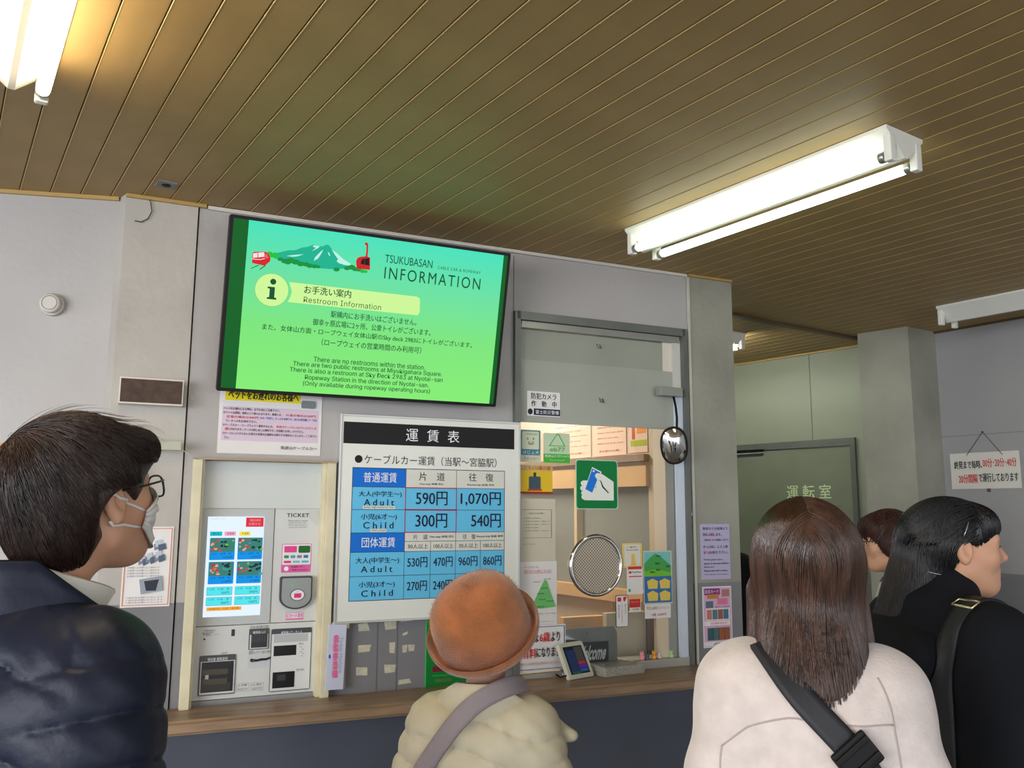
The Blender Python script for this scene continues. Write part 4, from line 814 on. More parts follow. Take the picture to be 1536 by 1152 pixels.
# convex mirror on its arm
a, b_ = WALL.px(1004, 588, .03)
mi = WALL.empty('convex_mirror', a, b_, 0); tag(mi, 'small oval convex mirror with black rim on an arm beside the window', 'mirror')
box(mi, 'bracket', -.055, -.018, .055, .018, .012, .048, mat('bracket_grey', (150, 152, 146), rough=.4, metal=.3, var=.04), .002)
ma, mb_ = WALL.px(1014.5, 668, .12); ma -= a; mb_ -= b_
tube(mi, 'arm', [(.020+(ma-.006)*t+.012*math.sin(math.pi*t), -.016+(mb_+.040)*t, .030+.066*t) for t in (0, .25, .5, .75, 1)], .0048, M_black, 8)
mr_ = bpy.data.objects.new('mirror_head', None); COL.objects.link(mr_); mr_.parent = mi; mr_.location = (ma, mb_, .105); mr_.rotation_euler = (R(14), R(-26), R(9))
V = []; F = []; nr, ns = 8, 36
for i in range(nr+1):
    t = i/nr
    for k in range(ns):
        an = 2*math.pi*k/ns; ex = .62
        cx_ = math.copysign(abs(math.cos(an))**.85, math.cos(an)); sy_ = math.copysign(abs(math.sin(an))**.85, math.sin(an))
        V.append((.049*t*cx_, .071*t*sy_, .024*(1-t*t)))
F = [(i*ns+k, (i+1)*ns+k, (i+1)*ns+(k+1) % ns, i*ns+(k+1) % ns) for i in range(nr) for k in range(ns)]
newobj('mirror_glass', V, F, mat('mirror_surface', (240, 240, 240), rough=.03, metal=1, var=0), mr_, True)
tube(mr_, 'rim', [(v[0]*1.02, v[1]*1.02, v[2]-.002) for v in V[nr*ns:]], .0055, M_black, 8, True)
prism(mr_, 'back_shell', [(v[0], v[1]) for v in V[nr*ns:]], -.014, -.003, M_black, bevel=.0)
# notices on the booth pillar
f = Frame(WALL.w(0, 0, 0.006), DW)
s = Sheet(f, 'boarding_notice', 1049.5, 786, 1096, 868, 'lilac boarding notice in Japanese and English on the booth pillar, above the pink poster', 'notice', c=.001, m=ink((182, 176, 208)))
NB = ink((40, 36, 60))
for t, x0, y, x1, m_, h in (('発車の５分前頃より', .08, .055, .93, NB, .055), ('改札いたします。', .08, .165, .72, NB, .055), ('（状況により変動します）', .12, .27, .93, NB, .04), ('きっぷは、１人１枚', .08, .385, .92, NB, .055), ('ずつお持ち下さい。', .08, .49, .92, NB, .055), ('Ticket gates open', .08, .63, .72, NB, .035), ('about 5 minutes before', .08, .695, .92, NB, .035), ('departure.', .08, .76, .44, NB, .035), ('Please wait with a ticket.', .08, .825, .88, NB, .035), ('*Time depends on the situation.', .08, .90, .92, NB, .025)):
    s.text(t, x0, y, x1, y+h, m_, bold=.012)
s.text('改札', .30, .16, .45, .22, RED); s.text('ずつ', .08, .49, .24, .545, RED)
s = Sheet(f, 'card_collection_poster', 1053, 880.5, 1099, 969, 'pink and purple poster with rows of small cards on the booth pillar', 'poster', c=.001, m=M_paper)
s.rect(.03, .02, .97, .98, ink((206, 170, 200)), 'ground'); s.rect(.06, .03, .60, .14, ink((140, 50, 130)), 'heading', rad=.003); s.text('記念カード', .08, .05, .55, .11, W_)
s.rect(.15, .13, .55, .20, ink((190, 130, 60)), 'ribbon', rad=.002); s.rect(.66, .05, .92, .17, ink((170, 120, 110)), 'photo'); s.rect(.10, .24, .35, .35, ink((90, 110, 130)), 'photo'); s.rect(.50, .20, .85, .30, ink((214, 120, 150)), 'photo', rad=.003)
s.rect(.10, .36, .92, .56, ink((220, 214, 216)), 'strip')
for i, c in enumerate(((190, 120, 110), (80, 120, 130), (150, 90, 80), (70, 110, 140))): s.rect(.12+i*.19, .38, .29+i*.19, .54, ink(c), 'card')
for i, c in enumerate(((60, 90, 100), (70, 110, 110), (150, 90, 60), (140, 90, 60))): s.rect(.14+i*.19, .68, .31+i*.19, .88, ink(c), 'card')
s.text('限定カード発売中', .40, .325, .88, .35, K); s.rect(.04, .57, .90, .64, ink((232, 226, 228)), 'strip'); s.text('全四種類 各500円', .22, .585, .80, .62, RED); s.rect(.04, .90, .95, .97, ink((232, 228, 232)), 'strip'); s.text('◢筑波山駅売店', .3, .915, .85, .955, K)
for (x, y) in ((1043, 868, ), (1036, 789)):
    a, b_ = f.px(x, y)
a, b_ = f.px(1037, 789); o = tube(None, 'wall_eyelet', [f.w(a+.006*math.cos(t), b_+.008*math.sin(t), .002) for t in np.linspace(0, 6.28, 14, endpoint=False)], .0012, M_steel, 5, True); tag(o, 'tiny metal eyelet on the booth pillar beside the lilac notice', 'eyelet')
a, b_ = f.px(1037, 771); q = box(None, 'white_patch', a-.009, b_-.007, a+.009, b_+.007, 0, .0008, MATS['old_tape']); q.matrix_world = f.mat(); tag(q, 'small square of old tape on the booth pillar above the eyelet', 'tape')
# hanging sign on the right wall
s = Sheet(RW, 'departure_sign', 1425, 681, 1533.5, 732, 'white departure interval sign hanging by a string on the right wall', 'sign', c=.004, thick=.003, m=mat('sign_white', (218, 216, 208), rough=.4, var=.02))
s.text('終発まで毎時、', .06, .22, .47, .44, K, bold=.015); s.text('00分･20分･40分', .485, .18, .955, .42, RED, bold=.008)
s.text('20分間隔', .115, .60, .39, .84, RED, bold=.012); s.text('で運行しております', .41, .58, .965, .82, K, bold=.012)
n_ = RW.px(1474, 648, .006); l_ = RW.px(1450, 683, .008); r2_ = RW.px(1504, 682, .008); og = RW.px(1425, 732, .004); og = (RW.px(1425, 681, .004)[0], RW.px(1533.5, 732, .004)[1])
loc = lambda p, z: (p[0]-og[0], p[1]-og[1], z)
tube(s.root, 'string', [loc(l_, .006), loc(n_, .006), loc(r2_, .006)], .0016, mat('string_dark', (60, 60, 60), var=0), 5)
lathe_n = tube(s.root, 'nail', [loc(n_, -.004), loc(n_, .012)], .003, M_black, 8); q = RW.px(1483.5, 735, .006); box(s.root, 'lower_clip', q[0]-og[0]-.008, q[1]-og[1]-.010, q[0]-og[0]+.008, q[1]-og[1]+.008, 0, .008, mat('clip_brown', (90, 74, 62), var=0), .002)

# ================================================================== ON THE COUNTER
# price display
p0 = WALL.w(0.19, CT, 0.110); 
Xd = (DW*math.cos(R(-14))+WALL.N*math.sin(R(14))).normalized()
Xd = (WALL.w(.313, 0, .06)-WALL.w(.185, 0, .098)).normalized()
Nn = Xd.cross(Vector((0, 0, 1))).normalized()
tl = R(28)
DF = Frame(WALL.w(0.192, CT+.003, 0.100), Xd, Vector((0, 0, 1))*math.cos(tl)-Nn*math.sin(tl))
pd_ = DF.empty('customer_display'); tag(pd_, 'small white tilted payment display with dark screen, on the counter', 'display')
WD, HD = .125, .135
sh1 = mat('display_casing', (206, 206, 194), rough=.4, var=.02)
prism(pd_, 'casing', rrect(0, 0, WD, HD, .008), -.018, 0, sh1, bevel=.002)
box(pd_, 'screen', .014, .016, WD-.014, HD-.016, -.001, .0008, ink((24, 32, 44), .5))
for (x0, y0, x1, y1, c) in ((.10, .10, .52, .84, (34, 52, 84)), (.54, .46, .92, .92, (70, 66, 62)), (.54, .34, .92, .45, (150, 50, 56)), (.54, .22, .92, .33, (84, 40, 150)), (.54, .09, .92, .20, (40, 80, 130)), (.10, .05, .52, .16, (40, 84, 70))):
    box(pd_, 'display_field', .012+x0*(WD-.024), .012+y0*(HD-.024), .012+x1*(WD-.024), .012+y1*(HD-.024), .0008, .0013, ink(c, .6))
tube(pd_, 'stand_foot', [(.03, .038, -.060), (.095, .038, -.060)], .004, sh1, 8); tube(pd_, 'stand_strut', [(.0625, .095, -.014), (.0625, .038, -.060)], .005, sh1, 8)
cbp = [WALL.w(.18, CT+.004, .03), WALL.w(.16, CT+.016, .05), WALL.w(.165, CT+.010, .075), WALL.w(.19, CT+.016, .080), WALL.w(.215, CT+.03, .075)]
o = tube(None, 'display_cable', cbp, .003, M_black, 6); tag(o, 'black cable looping behind the small payment display', 'cable')
# granite slab
f = Frame(WALL.w(.335, CT, .105), (DW*1+WALL.N*-0.13).normalized()); r_ = f.empty('granite_slab'); tag(r_, 'speckled grey granite tray block on the counter under the window', 'stone tray')
Mg = mat('granite', (170, 168, 160), rough=.35, var=.10, scale=120, spots=((88, 86, 84), 170, .60), bump=.1, bscale=200)
bm = bmesh.new(); bm_box(bm, 0, 0.0, .190, .034, -.205, 0, .003); bmobj('slab', bm, Mg, r_)
box(r_, 'dished_top', .018, .0335, .172, .0348, -.19, -.018, mat('granite_polished', (140, 136, 126), rough=.2, var=.12, scale=120))
# welcome plate on a grey hatch board
f = Frame(WALL.w(0, 0, -.03), DW); a0, b1 = f.px(840, 944); a1, b0 = f.px(926, 991); b0 = CT+.0
r_ = f.empty('hatch_board', a0, b0, 0); tag(r_, 'grey board with a cut corner closing the pay hatch under the speaking disc', 'board')
Wb, Hb = a1-a0, b1-b0; prism(r_, 'board', [(0, 0), (Wb, 0), (Wb, Hb-.022), (Wb-.014, Hb), (0, Hb)], -.006, 0, mat('hatch_grey', (130, 130, 122), rough=.45, metal=.2, var=.08, scale=12))
tube(r_, 'screw', [(Wb*.47, Hb-.02, -.002), (Wb*.47, Hb-.02, .002)], .003, M_steel, 8)
f2 = Frame(WALL.w(0, 0, -.022), DW); a0, b1 = f2.px(860, 965); a1, b0 = f2.px(913, 994)
r_ = f2.empty('welcome_plate', a0, b0, 0); tag(r_, 'black plate reading Welcome in slanted white letters, behind the granite slab', 'sign')
Wp, Hp = a1-a0, b1-b0; box(r_, 'plate', 0, .004, Wp, Hp, -.004, 0, mat('plate_black', (16, 16, 18), rough=.7, var=0)); box(r_, 'plate_edge', -.002, 0, Wp+.002, .004, -.006, .001, M_white)
co, fs = text_mesh('Welcome', .03, 1.0, 'std'); mn, mx_ = co.min(0), co.max(0)
q = [((.004+(v[0]-mn[0])/(mx_[0]-mn[0])*(Wp-.022))+(v[1]-mn[1])*.020, .014+(v[1]-mn[1])/(mx_[1]-mn[1])*(Hp-.026), .0006) for v in co]; newobj('lettering', q, fs, W_, r_)
# figurines on the sill
for (x, y, c, lb, hh) in ((963, 988, (232, 150, 160), 'tiny pink figurine at the left end of the window sill row', .030), (971, 986, (96, 100, 116), 'tiny slate-grey figurine between the pink and orange ones', .020), (981, 986, (226, 160, 60), 'tiny orange figurine in the middle of the window sill', .030), (989, 985, (214, 206, 200), 'tiny white figurine right of the orange one', .022), (1007, 982, (176, 214, 160), 'tiny pale green leaf-topped figurine at the right end of the sill', .026)):
    a, b_ = WALL.px(x, y, 0.0); b_ = .972
    r_ = bpy.data.objects.new('figurine', None); COL.objects.link(r_); r_.location = WALL.w(a, b_, 0.0); r_.rotation_euler = (0, 0, AW); tag(r_, lb, 'figurine', 'little figures on the window sill')
    mm = mat('figurine_%d' % c[0], c, rough=.35, var=0)
    lathe(r_, 'body', [(.002, 0), (.009, .0005), (.0115, hh*.25), (.0085, hh*.5), (.0065, hh*.6)], mm, 16)
    lathe(r_, 'head', [(.002, hh*.52), (.008, hh*.60), (.0098, hh*.76), (.0075, hh*.93), (.002, hh)], mm, 16)
    for sg in (-1, 1): q = lathe(r_, 'ear', [(.0008, 0), (.003, .001), (.0028, .004), (.0008, .0065)], mm, 8); q.location = (sg*.005, 0, hh*.92)

# ================================================================== INSIDE THE OFFICE
Mo = mat('office_beige', (214, 176, 130), rough=.5, var=.05); Mcr = mat('office_cream', (206, 190, 166), rough=.55, var=.05)
Mgl = mat('office_grey_panel', (142, 146, 142), rough=.45, var=.08, scale=2)
q = box(None, 'window_2', -2.0, 1.20, -.185, 1.655, -.045, -.02, Mgl); q.matrix_world = SIDE.mat(); tag(q, kind='structure')
def sx(x, y): return SIDE.px(x, y, 0)
def sidebox(nm, x0, y0, x1, y1, c0_, c1_, m_, lb=None, cat=None, group=None):
    a0, b1 = sx(x0, y0); a1, b0 = sx(x1, y1); o = box(None, nm, a0, b0, a1, b1, c0_, c1_, m_); o.matrix_world = SIDE.mat(); tag(o, lb, cat, group); return o
def sideboxz(nm, a0, z0, a1, z1, c0_, c1_, m_, lb=None, cat=None): o = box(None, nm, a0, z0, a1, z1, c0_, c1_, m_); o.matrix_world = SIDE.mat(); tag(o, lb, cat); return o
sideboxz('wall_rail', -2.0, 1.765, -.18, 1.795, 0, .03, mat('rail_brown_grey', (150, 130, 112), rough=.5), 'grey-brown rail under the posted papers inside the office', 'rail')
sideboxz('wooden_rail', -2.0, 1.655, -.18, 1.745, 0, .02, Mo, 'wooden head rail above the grey office pane', 'rail')
sideboxz('wooden_rail', -2.0, 1.15, -.18, 1.205, 0, .05, Mo, 'wooden sill rail under the grey office pane', 'rail')
sideboxz('wooden_post', -.685, 1.205, -.665, 1.655, -.02, .02, mat('office_post', (224, 202, 168), rough=.5), 'thin cream post dividing the grey office pane', 'post')
for (x0, y0, x1, y1, lb) in ((826, 630, 888, 690, 'widest pinkish timetable sheet on the office side wall'), (890, 630, 941, 686, 'second pinkish timetable sheet, in the middle of the office side wall')):
    a0, _ = sx(x0, 660); a1, _ = sx(x1, 660); r_ = SIDE.empty('timetable_sheet', a0, 1.800, .002); W3 = a1-a0
    tag(r_, lb, 'notice'); box(r_, 'paper', .004, 0, W3-.004, .20, 0, .0015, mat('pinkish_sheet', (232, 202, 184), rough=.6, var=.02))
    for i in range(5): text(r_, '時刻 9:20 9:40 10:00', W3*.15, .055+i*.025, W3*(.75 if i % 2 else .9), .062+i*.025, .0022, ink((150, 110, 100)))
    text(r_, '安全運行のお願い', W3*.2, .018, W3*.85, .028, .0022, ink((150, 90, 90)))
a0, _ = sx(944, 660); a1, _ = sx(972, 660); r_ = SIDE.empty('coloured_flyer', a0, 1.805, .002); W3 = a1-a0; tag(r_, 'white flyer with orange and green patches, right end of the office papers', 'flyer')
box(r_, 'paper', 0, 0, W3, .19, 0, .0015, MATS['pinkish_sheet']); box(r_, 'orange_print', W3*.45, .085, W3*.95, .14, 0, .0022, ink((236, 150, 70))); box(r_, 'red_print', W3*.18, .06, W3*.34, .13, 0, .0022, ink((200, 100, 70))); box(r_, 'green_strip', W3*.1, .03, W3*.96, .055, 0, .0024, ink((170, 190, 60)))
# desk and cream partition
f = Frame(WALL.w(0, 0, -.30), DW)
def obox(nm, a0, b0, a1, b1, d0, d1, m_, lb, cat):
    r_ = WALL.empty(nm); tag(r_, lb, cat); box(r_, 'top' if 'desk' in nm else 'panel', a0, b0, a1, b1, -d1, -d0, m_, .003)
    return r_
dk = obox('office_desk', -.6, .80, .52, .83, .32, .66, Mo, 'beige office desk behind the glass', 'desk')
for u in (-.55, .47):
    for d in (.36, .62): box(dk, 'leg', u-.02, 0, u+.02, .80, -d-.02, -d+.02, M_steel)
pb = obox('office_partition', .50, 0, .690, 1.135, .16, .19, mat('partition_cream', (202, 192, 168), rough=.4, var=.04), 'cream partition panel standing just inside the window on the right', 'partition')
box(pb, 'upright', .69, 0, .722, 1.17, -.20, -.15, mat('partition_brown', (130, 112, 96), rough=.5))
ca = obox('cardboard_tray', .33, .80, .52, 1.12, .21, .245, mat('box_orange_beige', (226, 178, 120), rough=.6, var=.05), 'orange-beige board leaning behind the speaking disc', 'board')
# black office chair seen behind the notices
r_ = bpy.data.objects.new('office_chair', None); COL.objects.link(r_); r_.location = WALL.w(-.02, 0, -1.08); r_.rotation_euler = (0, 0, AW+R(20)); tag(r_, 'black office chair behind the glass, beside the mountain notice', 'chair')
fb_ = mat('chair_black', (34, 34, 38), rough=.6, var=.05)
bm = bmesh.new(); bm_box(bm, -.22, -.22, .22, .22, .43, .50, .03); bmobj('seat', bm, fb_, r_); bm = bmesh.new(); bm_box(bm, -.21, .19, .21, .25, .60, 1.14, .028); bmobj('backrest', bm, fb_, r_)
tube(r_, 'column', [(0, 0, .06), (0, 0, .43)], .025, M_steel, 10); tube(r_, 'back_support', [(0, .1, .44), (0, .26, .50), (0, .26, .70)], .018, M_black, 8)
for k in range(5):
    t = 2*math.pi*k/5; tube(r_, 'leg', [(0, 0, .09), (.26*math.cos(t), .26*math.sin(t), .055)], [.022, .014], M_black, 8)
    q = lathe(r_, 'caster', [(.012, -.012), (.027, -.010), (.027, .010), (.012, .012)], M_black, 14, 'y'); q.location = (.26*math.cos(t), .26*math.sin(t), .028)
# ================================================================== PEOPLE
import openvdb
class Field:
    """a solid made of smoothly joined rounded cones and ellipsoids"""
    def __init__(s): s.p = []
    def add(s, fn, lo, hi, k=0.015, op='u'): s.p.append((fn, np.array(lo, float), np.array(hi, float), k, op)); return s
    @staticmethod
    def comb(D, d, k, op):
        if op == 'u':
            h = np.maximum(k-np.abs(D-d), 0)/k; return np.minimum(D, d)-h*h*k*0.25
        if op == 's':
            d = -d; h = np.maximum(k-np.abs(D-d), 0)/k; return np.maximum(D, d)+h*h*k*0.25
        h = np.maximum(k-np.abs(D-d), 0)/k; return np.maximum(D, d)+h*h*k*0.25
    def ev(s, P):
        X, Y, Z = P[:, 0], P[:, 1], P[:, 2]; D = np.full(len(P), 0.3)
        for fn, lo, hi, k, op in s.p: D = s.comb(D, fn(X, Y, Z), k, op)
        return D
    def grad(s, P, e=0.002):
        g = np.stack([s.ev(P+np.eye(3)[i]*e)-s.ev(P-np.eye(3)[i]*e) for i in range(3)], 1)
        return g/np.maximum(np.linalg.norm(g, axis=1, keepdims=True), 1e-9)
    def project(s, P, off=0.0, it=3):
        for _ in range(it): P = P-s.grad(P)*(s.ev(P)-off)[:, None]
        return P
    def mesh(s, name, vox, material, parent, lo=None, hi=None):
        us = [p for p in s.p if p[4] == 'u']
        lo = np.min([p[1] for p in us], 0)-0.03 if lo is None else np.array(lo); hi = np.max([p[2] for p in us], 0)+0.03 if hi is None else np.array(hi)
        n = np.ceil((hi-lo)/vox).astype(int)+1
        ax = [(lo[i]+np.arange(n[i])*vox).astype(np.float32) for i in range(3)]
        D = np.full(n, 0.3, dtype=np.float32)
        for fn, l, h, k, op in s.p:
            m_ = k+0.02
            i0 = np.clip(np.floor((l-m_-lo)/vox).astype(int), 0, n); i1 = np.clip(np.ceil((h+m_-lo)/vox).astype(int)+1, 0, n)
            if (i1 <= i0).any(): continue
            X = ax[0][i0[0]:i1[0], None, None]; Y = ax[1][None, i0[1]:i1[1], None]; Z = ax[2][None, None, i0[2]:i1[2]]
            d = fn(X, Y, Z); sl = (slice(i0[0], i1[0]), slice(i0[1], i1[1]), slice(i0[2], i1[2]))
            D[sl] = s.comb(D[sl], d, k, op)
        g = openvdb.FloatGrid(0.3); g.copyFromArray(np.ascontiguousarray(D, dtype=np.float32)); g.transform = openvdb.createLinearTransform(vox)
        pts, quads = g.convertToQuads(0.0)
        pts = pts+lo; me = bpy.data.meshes.new(name)
        me.vertices.add(len(pts)); me.vertices.foreach_set('co', pts.astype(np.float32).ravel())
        nq = len(quads); me.loops.add(nq*4); me.loops.foreach_set('vertex_index', quads[:, ::-1].astype(np.int32).ravel())
        me.polygons.add(nq); me.polygons.foreach_set('loop_start', np.arange(nq, dtype=np.int32)*4)
        me.polygons.foreach_set('use_smooth', [True]*nq); me.update(calc_edges=True); me.validate()
        me.materials.append(material)
        o = bpy.data.objects.new(name, me); COL.objects.link(o)
        if parent: o.parent = parent
        return o
def cone(a, b, ra, rb, sc=(1, 1, 1), puff=None, T=None):
    a = np.array(a, float); b = np.array(b, float); sc = np.array(sc, float); ms = sc.min(); bb = (b-a)/sc; L2 = float(bb@bb)+1e-12
    def fn(X, Y, Z):
        if T is not None: X, Y, Z = T(X, Y, Z)
        x, y, z = (X-a[0])/sc[0], (Y-a[1])/sc[1], (Z-a[2])/sc[2]
        t = np.clip((x*bb[0]+y*bb[1]+z*bb[2])/L2, 0, 1)
        r_ = ra+(rb-ra)*t
        if puff is not None: r_ = r_+puff(t, X, Y, Z)
        return (np.sqrt((x-t*bb[0])**2+(y-t*bb[1])**2+(z-t*bb[2])**2)-r_)*ms
    R_ = max(ra, rb)+0.02
    return fn, np.minimum(a, b)-R_*sc, np.maximum(a, b)+R_*sc
def ell(c, r_, T=None):
    c = np.array(c, float); r_ = np.array(r_, float)
    def fn(X, Y, Z):
        if T is not None: X, Y, Z = T(X, Y, Z)
        x, y, z = (X-c[0])/r_[0], (Y-c[1])/r_[1], (Z-c[2])/r_[2]
        k0 = np.sqrt(x*x+y*y+z*z); k1 = np.sqrt((x/r_[0])**2+(y/r_[1])**2+(z/r_[2])**2)
        return k0*(k0-1)/np.maximum(k1, 1e-6)
    return fn, c-r_, c+r_
def Rz(a): c, s = math.cos(a), math.sin(a); return np.array([[c, -s, 0], [s, c, 0], [0, 0, 1]])
def Rx(a): c, s = math.cos(a), math.sin(a); return np.array([[1, 0, 0], [0, c, -s], [0, s, c]])
def Ry(a): c, s = math.cos(a), math.sin(a); return np.array([[c, 0, s], [0, 1, 0], [-s, 0, c]])
def skin(name, c): 
    M = mat(name, c, rough=.5, var=.04, scale=14, bump=.04, bscale=180); b = M.node_tree.nodes['Principled BSDF']
    b.inputs['Subsurface Weight'].default_value = .12; b.inputs['Subsurface Radius'].default_value = (.012, .005, .003); b.inputs['Subsurface Scale'].default_value = 1.0
    return M
M_skin = skin('skin_light', (206, 156, 126))
M_eye = mat('eye_white', (226, 222, 216), rough=.15, var=0); M_iris = mat('eye_dark', (34, 24, 20), rough=.1, var=0)
class Person:
    def __init__(s, x, y, facing, H, label, head_yaw=0, head_pitch=0, head_roll=0, head_off=(0, 0, 0), vox=.006, build=1.0, arms=None, head_scale=1.0, skin_m=None, fwd=0.0):
        """facing: degrees clockwise from +Y; head angles relative to the chest"""
        s.S = H/1.65; S_ = s.S
        s.root = bpy.data.objects.new('person', None); COL.objects.link(s.root); s.root.location = (x, y, 0); s.root.rotation_euler = (0, 0, -R(facing)); tag(s.root, label, 'person')
        s.hc = np.array([0, .025, 1.535])*S_+np.array(head_off); s.hr = Rz(-R(head_yaw)) @ Rx(R(head_pitch)) @ Ry(R(head_roll)); s.hs = S_*head_scale
        hr, hc, hs = s.hr, s.hc, s.hs
        def T(X, Y, Z):
            x, y, z = X-hc[0], Y-hc[1], Z-hc[2]
            return ((hr[0, 0]*x+hr[1, 0]*y+hr[2, 0]*z)/hs, (hr[0, 1]*x+hr[1, 1]*y+hr[2, 1]*z)/hs, (hr[0, 2]*x+hr[1, 2]*y+hr[2, 2]*z)/hs)
        s.T = T
        B = s.body = Field()
        def hp(prim, k=.012, op='u'):
            fn, l, h = prim; cs = np.array([[x_, y_, z_] for x_ in (l[0], h[0]) for y_ in (l[1], h[1]) for z_ in (l[2], h[2])])*hs @ hr.T + hc
            B.add(lambda X, Y, Z: fn(*T(X, Y, Z))*hs, cs.min(0), cs.max(0), k, op)
        s.hp = hp
        g = lambda v: np.array(v, float)*S_
        J = s.J = dict(neck=g((0, .0, 1.37)), ls=g((-.165*build, -.005, 1.335)), rs=g((.165*build, -.005, 1.335)), lh=g((-.085, 0, .88)), rh=g((.085, 0, .88)), lk=g((-.095, .015, .47)), rk=g((.095, .015, .47)), la=g((-.10, -.01, .085)), ra=g((.10, -.01, .085)))
        A = arms or {}
        J['le'] = g(A.get('le', (-.225, -.03, 1.07))); J['re'] = g(A.get('re', (.225, -.03, 1.07))); J['lw'] = g(A.get('lw', (-.235, .05, .85))); J['rw'] = g(A.get('rw', (.235, .05, .85)))
        def b(a, c, ra, rb, k=.03, sc=(1, 1, 1)): B.add(*cone(a, c, ra*S_, rb*S_, sc), k=k*S_)
        b(g((0, .0, .93)), g((0, .0, 1.02)), .125, .11, sc=(1.2, .85, 1)); b(g((0, .0, 1.02)), g((0, -.005, 1.24)), .105, .125, .05, (1.2, .82, 1)); b(J['ls']*.8+g((0, 0, .0))*.2+g((0, 0, 1.335))*.0+J['neck']*0+g((0, 0, .267)), J['rs']*.8+g((0, 0, .267)), .055, .055, .06)
        nk = s.hc+s.hr @ np.array([0, -.03, -.05])*s.hs
        b(J['neck'], nk, .056, .052, .03)
        for q in 'lr':
            b(J[q+'s'], J[q+'e'], .050, .038); b(J[q+'e'], J[q+'w'], .037, .025); b(J[q+'h'], J[q+'k'], .085, .055); b(J[q+'k'], J[q+'a'], .054, .036)
            an = J[q+'a']; sg = -1 if q == 'l' else 1
            b(an-g((0, .03, .045)), an+g((sg*.02, .13, -.055)), .034, .022, .02)
            # hand: palm and five bent fingers
            wv = J[q+'w']; d = (wv-J[q+'e']); d /= np.linalg.norm(d); fw = np.array([0, 1, 0])-d*d[1]; fw /= np.linalg.norm(fw); sd_ = np.cross(fw, d)*(-sg)
            pc = wv+d*.05*S_; b(wv+d*.012*S_, pc+d*.02*S_, .024, .030, .012, (.75, 1, 1))
            for i, (o_, ln) in enumerate(((.026, .058), (.010, .066), (-.008, .062), (-.024, .048))):
                k0 = pc+d*.026*S_+fw*o_*S_; k1 = k0+(d*.9+sd_*.25)*ln*.5*S_; k2 = k1+(d*.7+sd_*.65)*ln*.5*S_
                b(k0, k1, .0095, .0085, .004); b(k1, k2, .0085, .0070, .003)
            t0 = wv+d*.025*S_+fw*.022*S_; t1 = t0+(d*.6+fw*.8)*.030*S_; b(t0, t1, .012, .010, .006); b(t1, t1+(d*.9+fw*.2+sd_*.2)*.028*S_, .010, .008, .003)
        # head, in its own coordinates (m, x right, y forward, z up, origin between the ears)
        hp(ell((0, -.012, .032), (.076, .096, .086)), .02); hp(ell((0, .030, -.030), (.060, .062, .078)), .035); hp(cone((0, .045, -.078), (0, .066, -.090), .026, .020), .030)
        hp(cone((-.05, .0, -.055), (0, .055, -.085), .018, .02), .03); hp(cone((.05, .0, -.055), (0, .055, -.085), .018, .02), .03)
        hp(cone((-.04, .072, .024), (.04, .072, .024), .014, .014), .022)                         # brow
        hp(cone((0, .086, .014), (0, .106, -.022), .006, .0105), .010); hp(cone((-.012, .094, -.028), (.012, .094, -.028), .0075, .0075), .006)   # nose
        hp(cone((-.040, .058, -.020), (.040, .058, -.020), .024, .024), .025)                      # cheeks
        hp(cone((-.019, .0855, -.052), (.019, .0855, -.052), .0062, .0062), .005); hp(cone((-.015, .0845, -.064), (.015, .0845, -.064), .0072, .0072), .005)
        hp(cone((-.023, .094, -.0580), (.023, .094, -.0580), .0030, .0030), .002, 's')
        for sg in (-1, 1):
            hp(ell((sg*.033, .092, .006), (.018, .014, .012)), .012, 's')
            hp(ell((sg*.032, .0765, .006), (.0165, .0140, .0128)), .005); hp(ell((sg*.032, .094, .0045), (.0128, .016, .0042)), .002, 's')
            hp(ell((sg*.078, -.004, -.004), (.010, .019, .031)), .006); hp(ell((sg*.080, -.004, -.026), (.008, .010, .012)), .006); hp(ell((sg*.086, .002, .001), (.007, .010, .017)), .005, 's')
        s.skin_obj = B.mesh('body', vox, skin_m or M_skin, s.root)
        for sg in (-1, 1):
            for nm, off, r_, m_ in (('eye', .0765, .0118, M_eye), ('iris', .0858, .0052, M_iris)):
                c = hc+hr @ (np.array([sg*.032, off, .006])*hs)
                V = []; F = []
                e = lathe(s.root, nm, [(r_*hs*math.sin(t), -r_*hs*math.cos(t)) for t in np.linspace(.05, 3.09, 9)], m_, 12); e.location = c
    def H(s, v): return s.hc+s.hr @ (np.array(v, float)*s.hs)
    def hfield(s, prims):
        """a field built in head coordinates"""
        F_ = Field(); hs, hr, hc = s.hs, s.hr, s.hc
        for prim, k, op in prims:
            fn, l, h = prim; F_.add(fn, l, h, k, op)
        return F_
    def head_obj(s, name):
        o = bpy.data.objects.new(name, None); return o
    def to_head(s, o):
        M = Matrix([list(s.hr[i]*s.hs)+[s.hc[i]] for i in range(3)]+[[0, 0, 0, 1]]); o.matrix_local = M; return o
    def clothes(s, name, m_, vox, thick=.02, puff_t=None, puff_a=None, waist=.78, flare=1.0, collar=None, extra=(), sleeves=True, chest=1.0, slope=0.0, k_=.05):
        J, S_ = s.J, s.S; C = Field(); g = lambda v: np.array(v, float)*S_
        def b(a, c, ra, rb, k=.04, sc=(1, 1, 1), puff=None): C.add(*cone(a, c, ra*S_, rb*S_, sc, puff), k=k*S_)
        sc = (1.22*chest, .92, 1)
        b(g((0, -.005, waist+.1)), g((0, -.008, 1.20)), .118*flare+thick, .122+thick, .05, sc, puff_t)
        b(g((-.10*chest, -.01, 1.285)), g((.10*chest, -.01, 1.285)), .075+thick, .075+thick, .07, (1, .95, 1), puff_t)
        b(g((-.045, -.012, 1.345-slope)), g((.045, -.012, 1.345-slope)), .058+thick*.8, .058+thick*.8, .07, puff=puff_t)
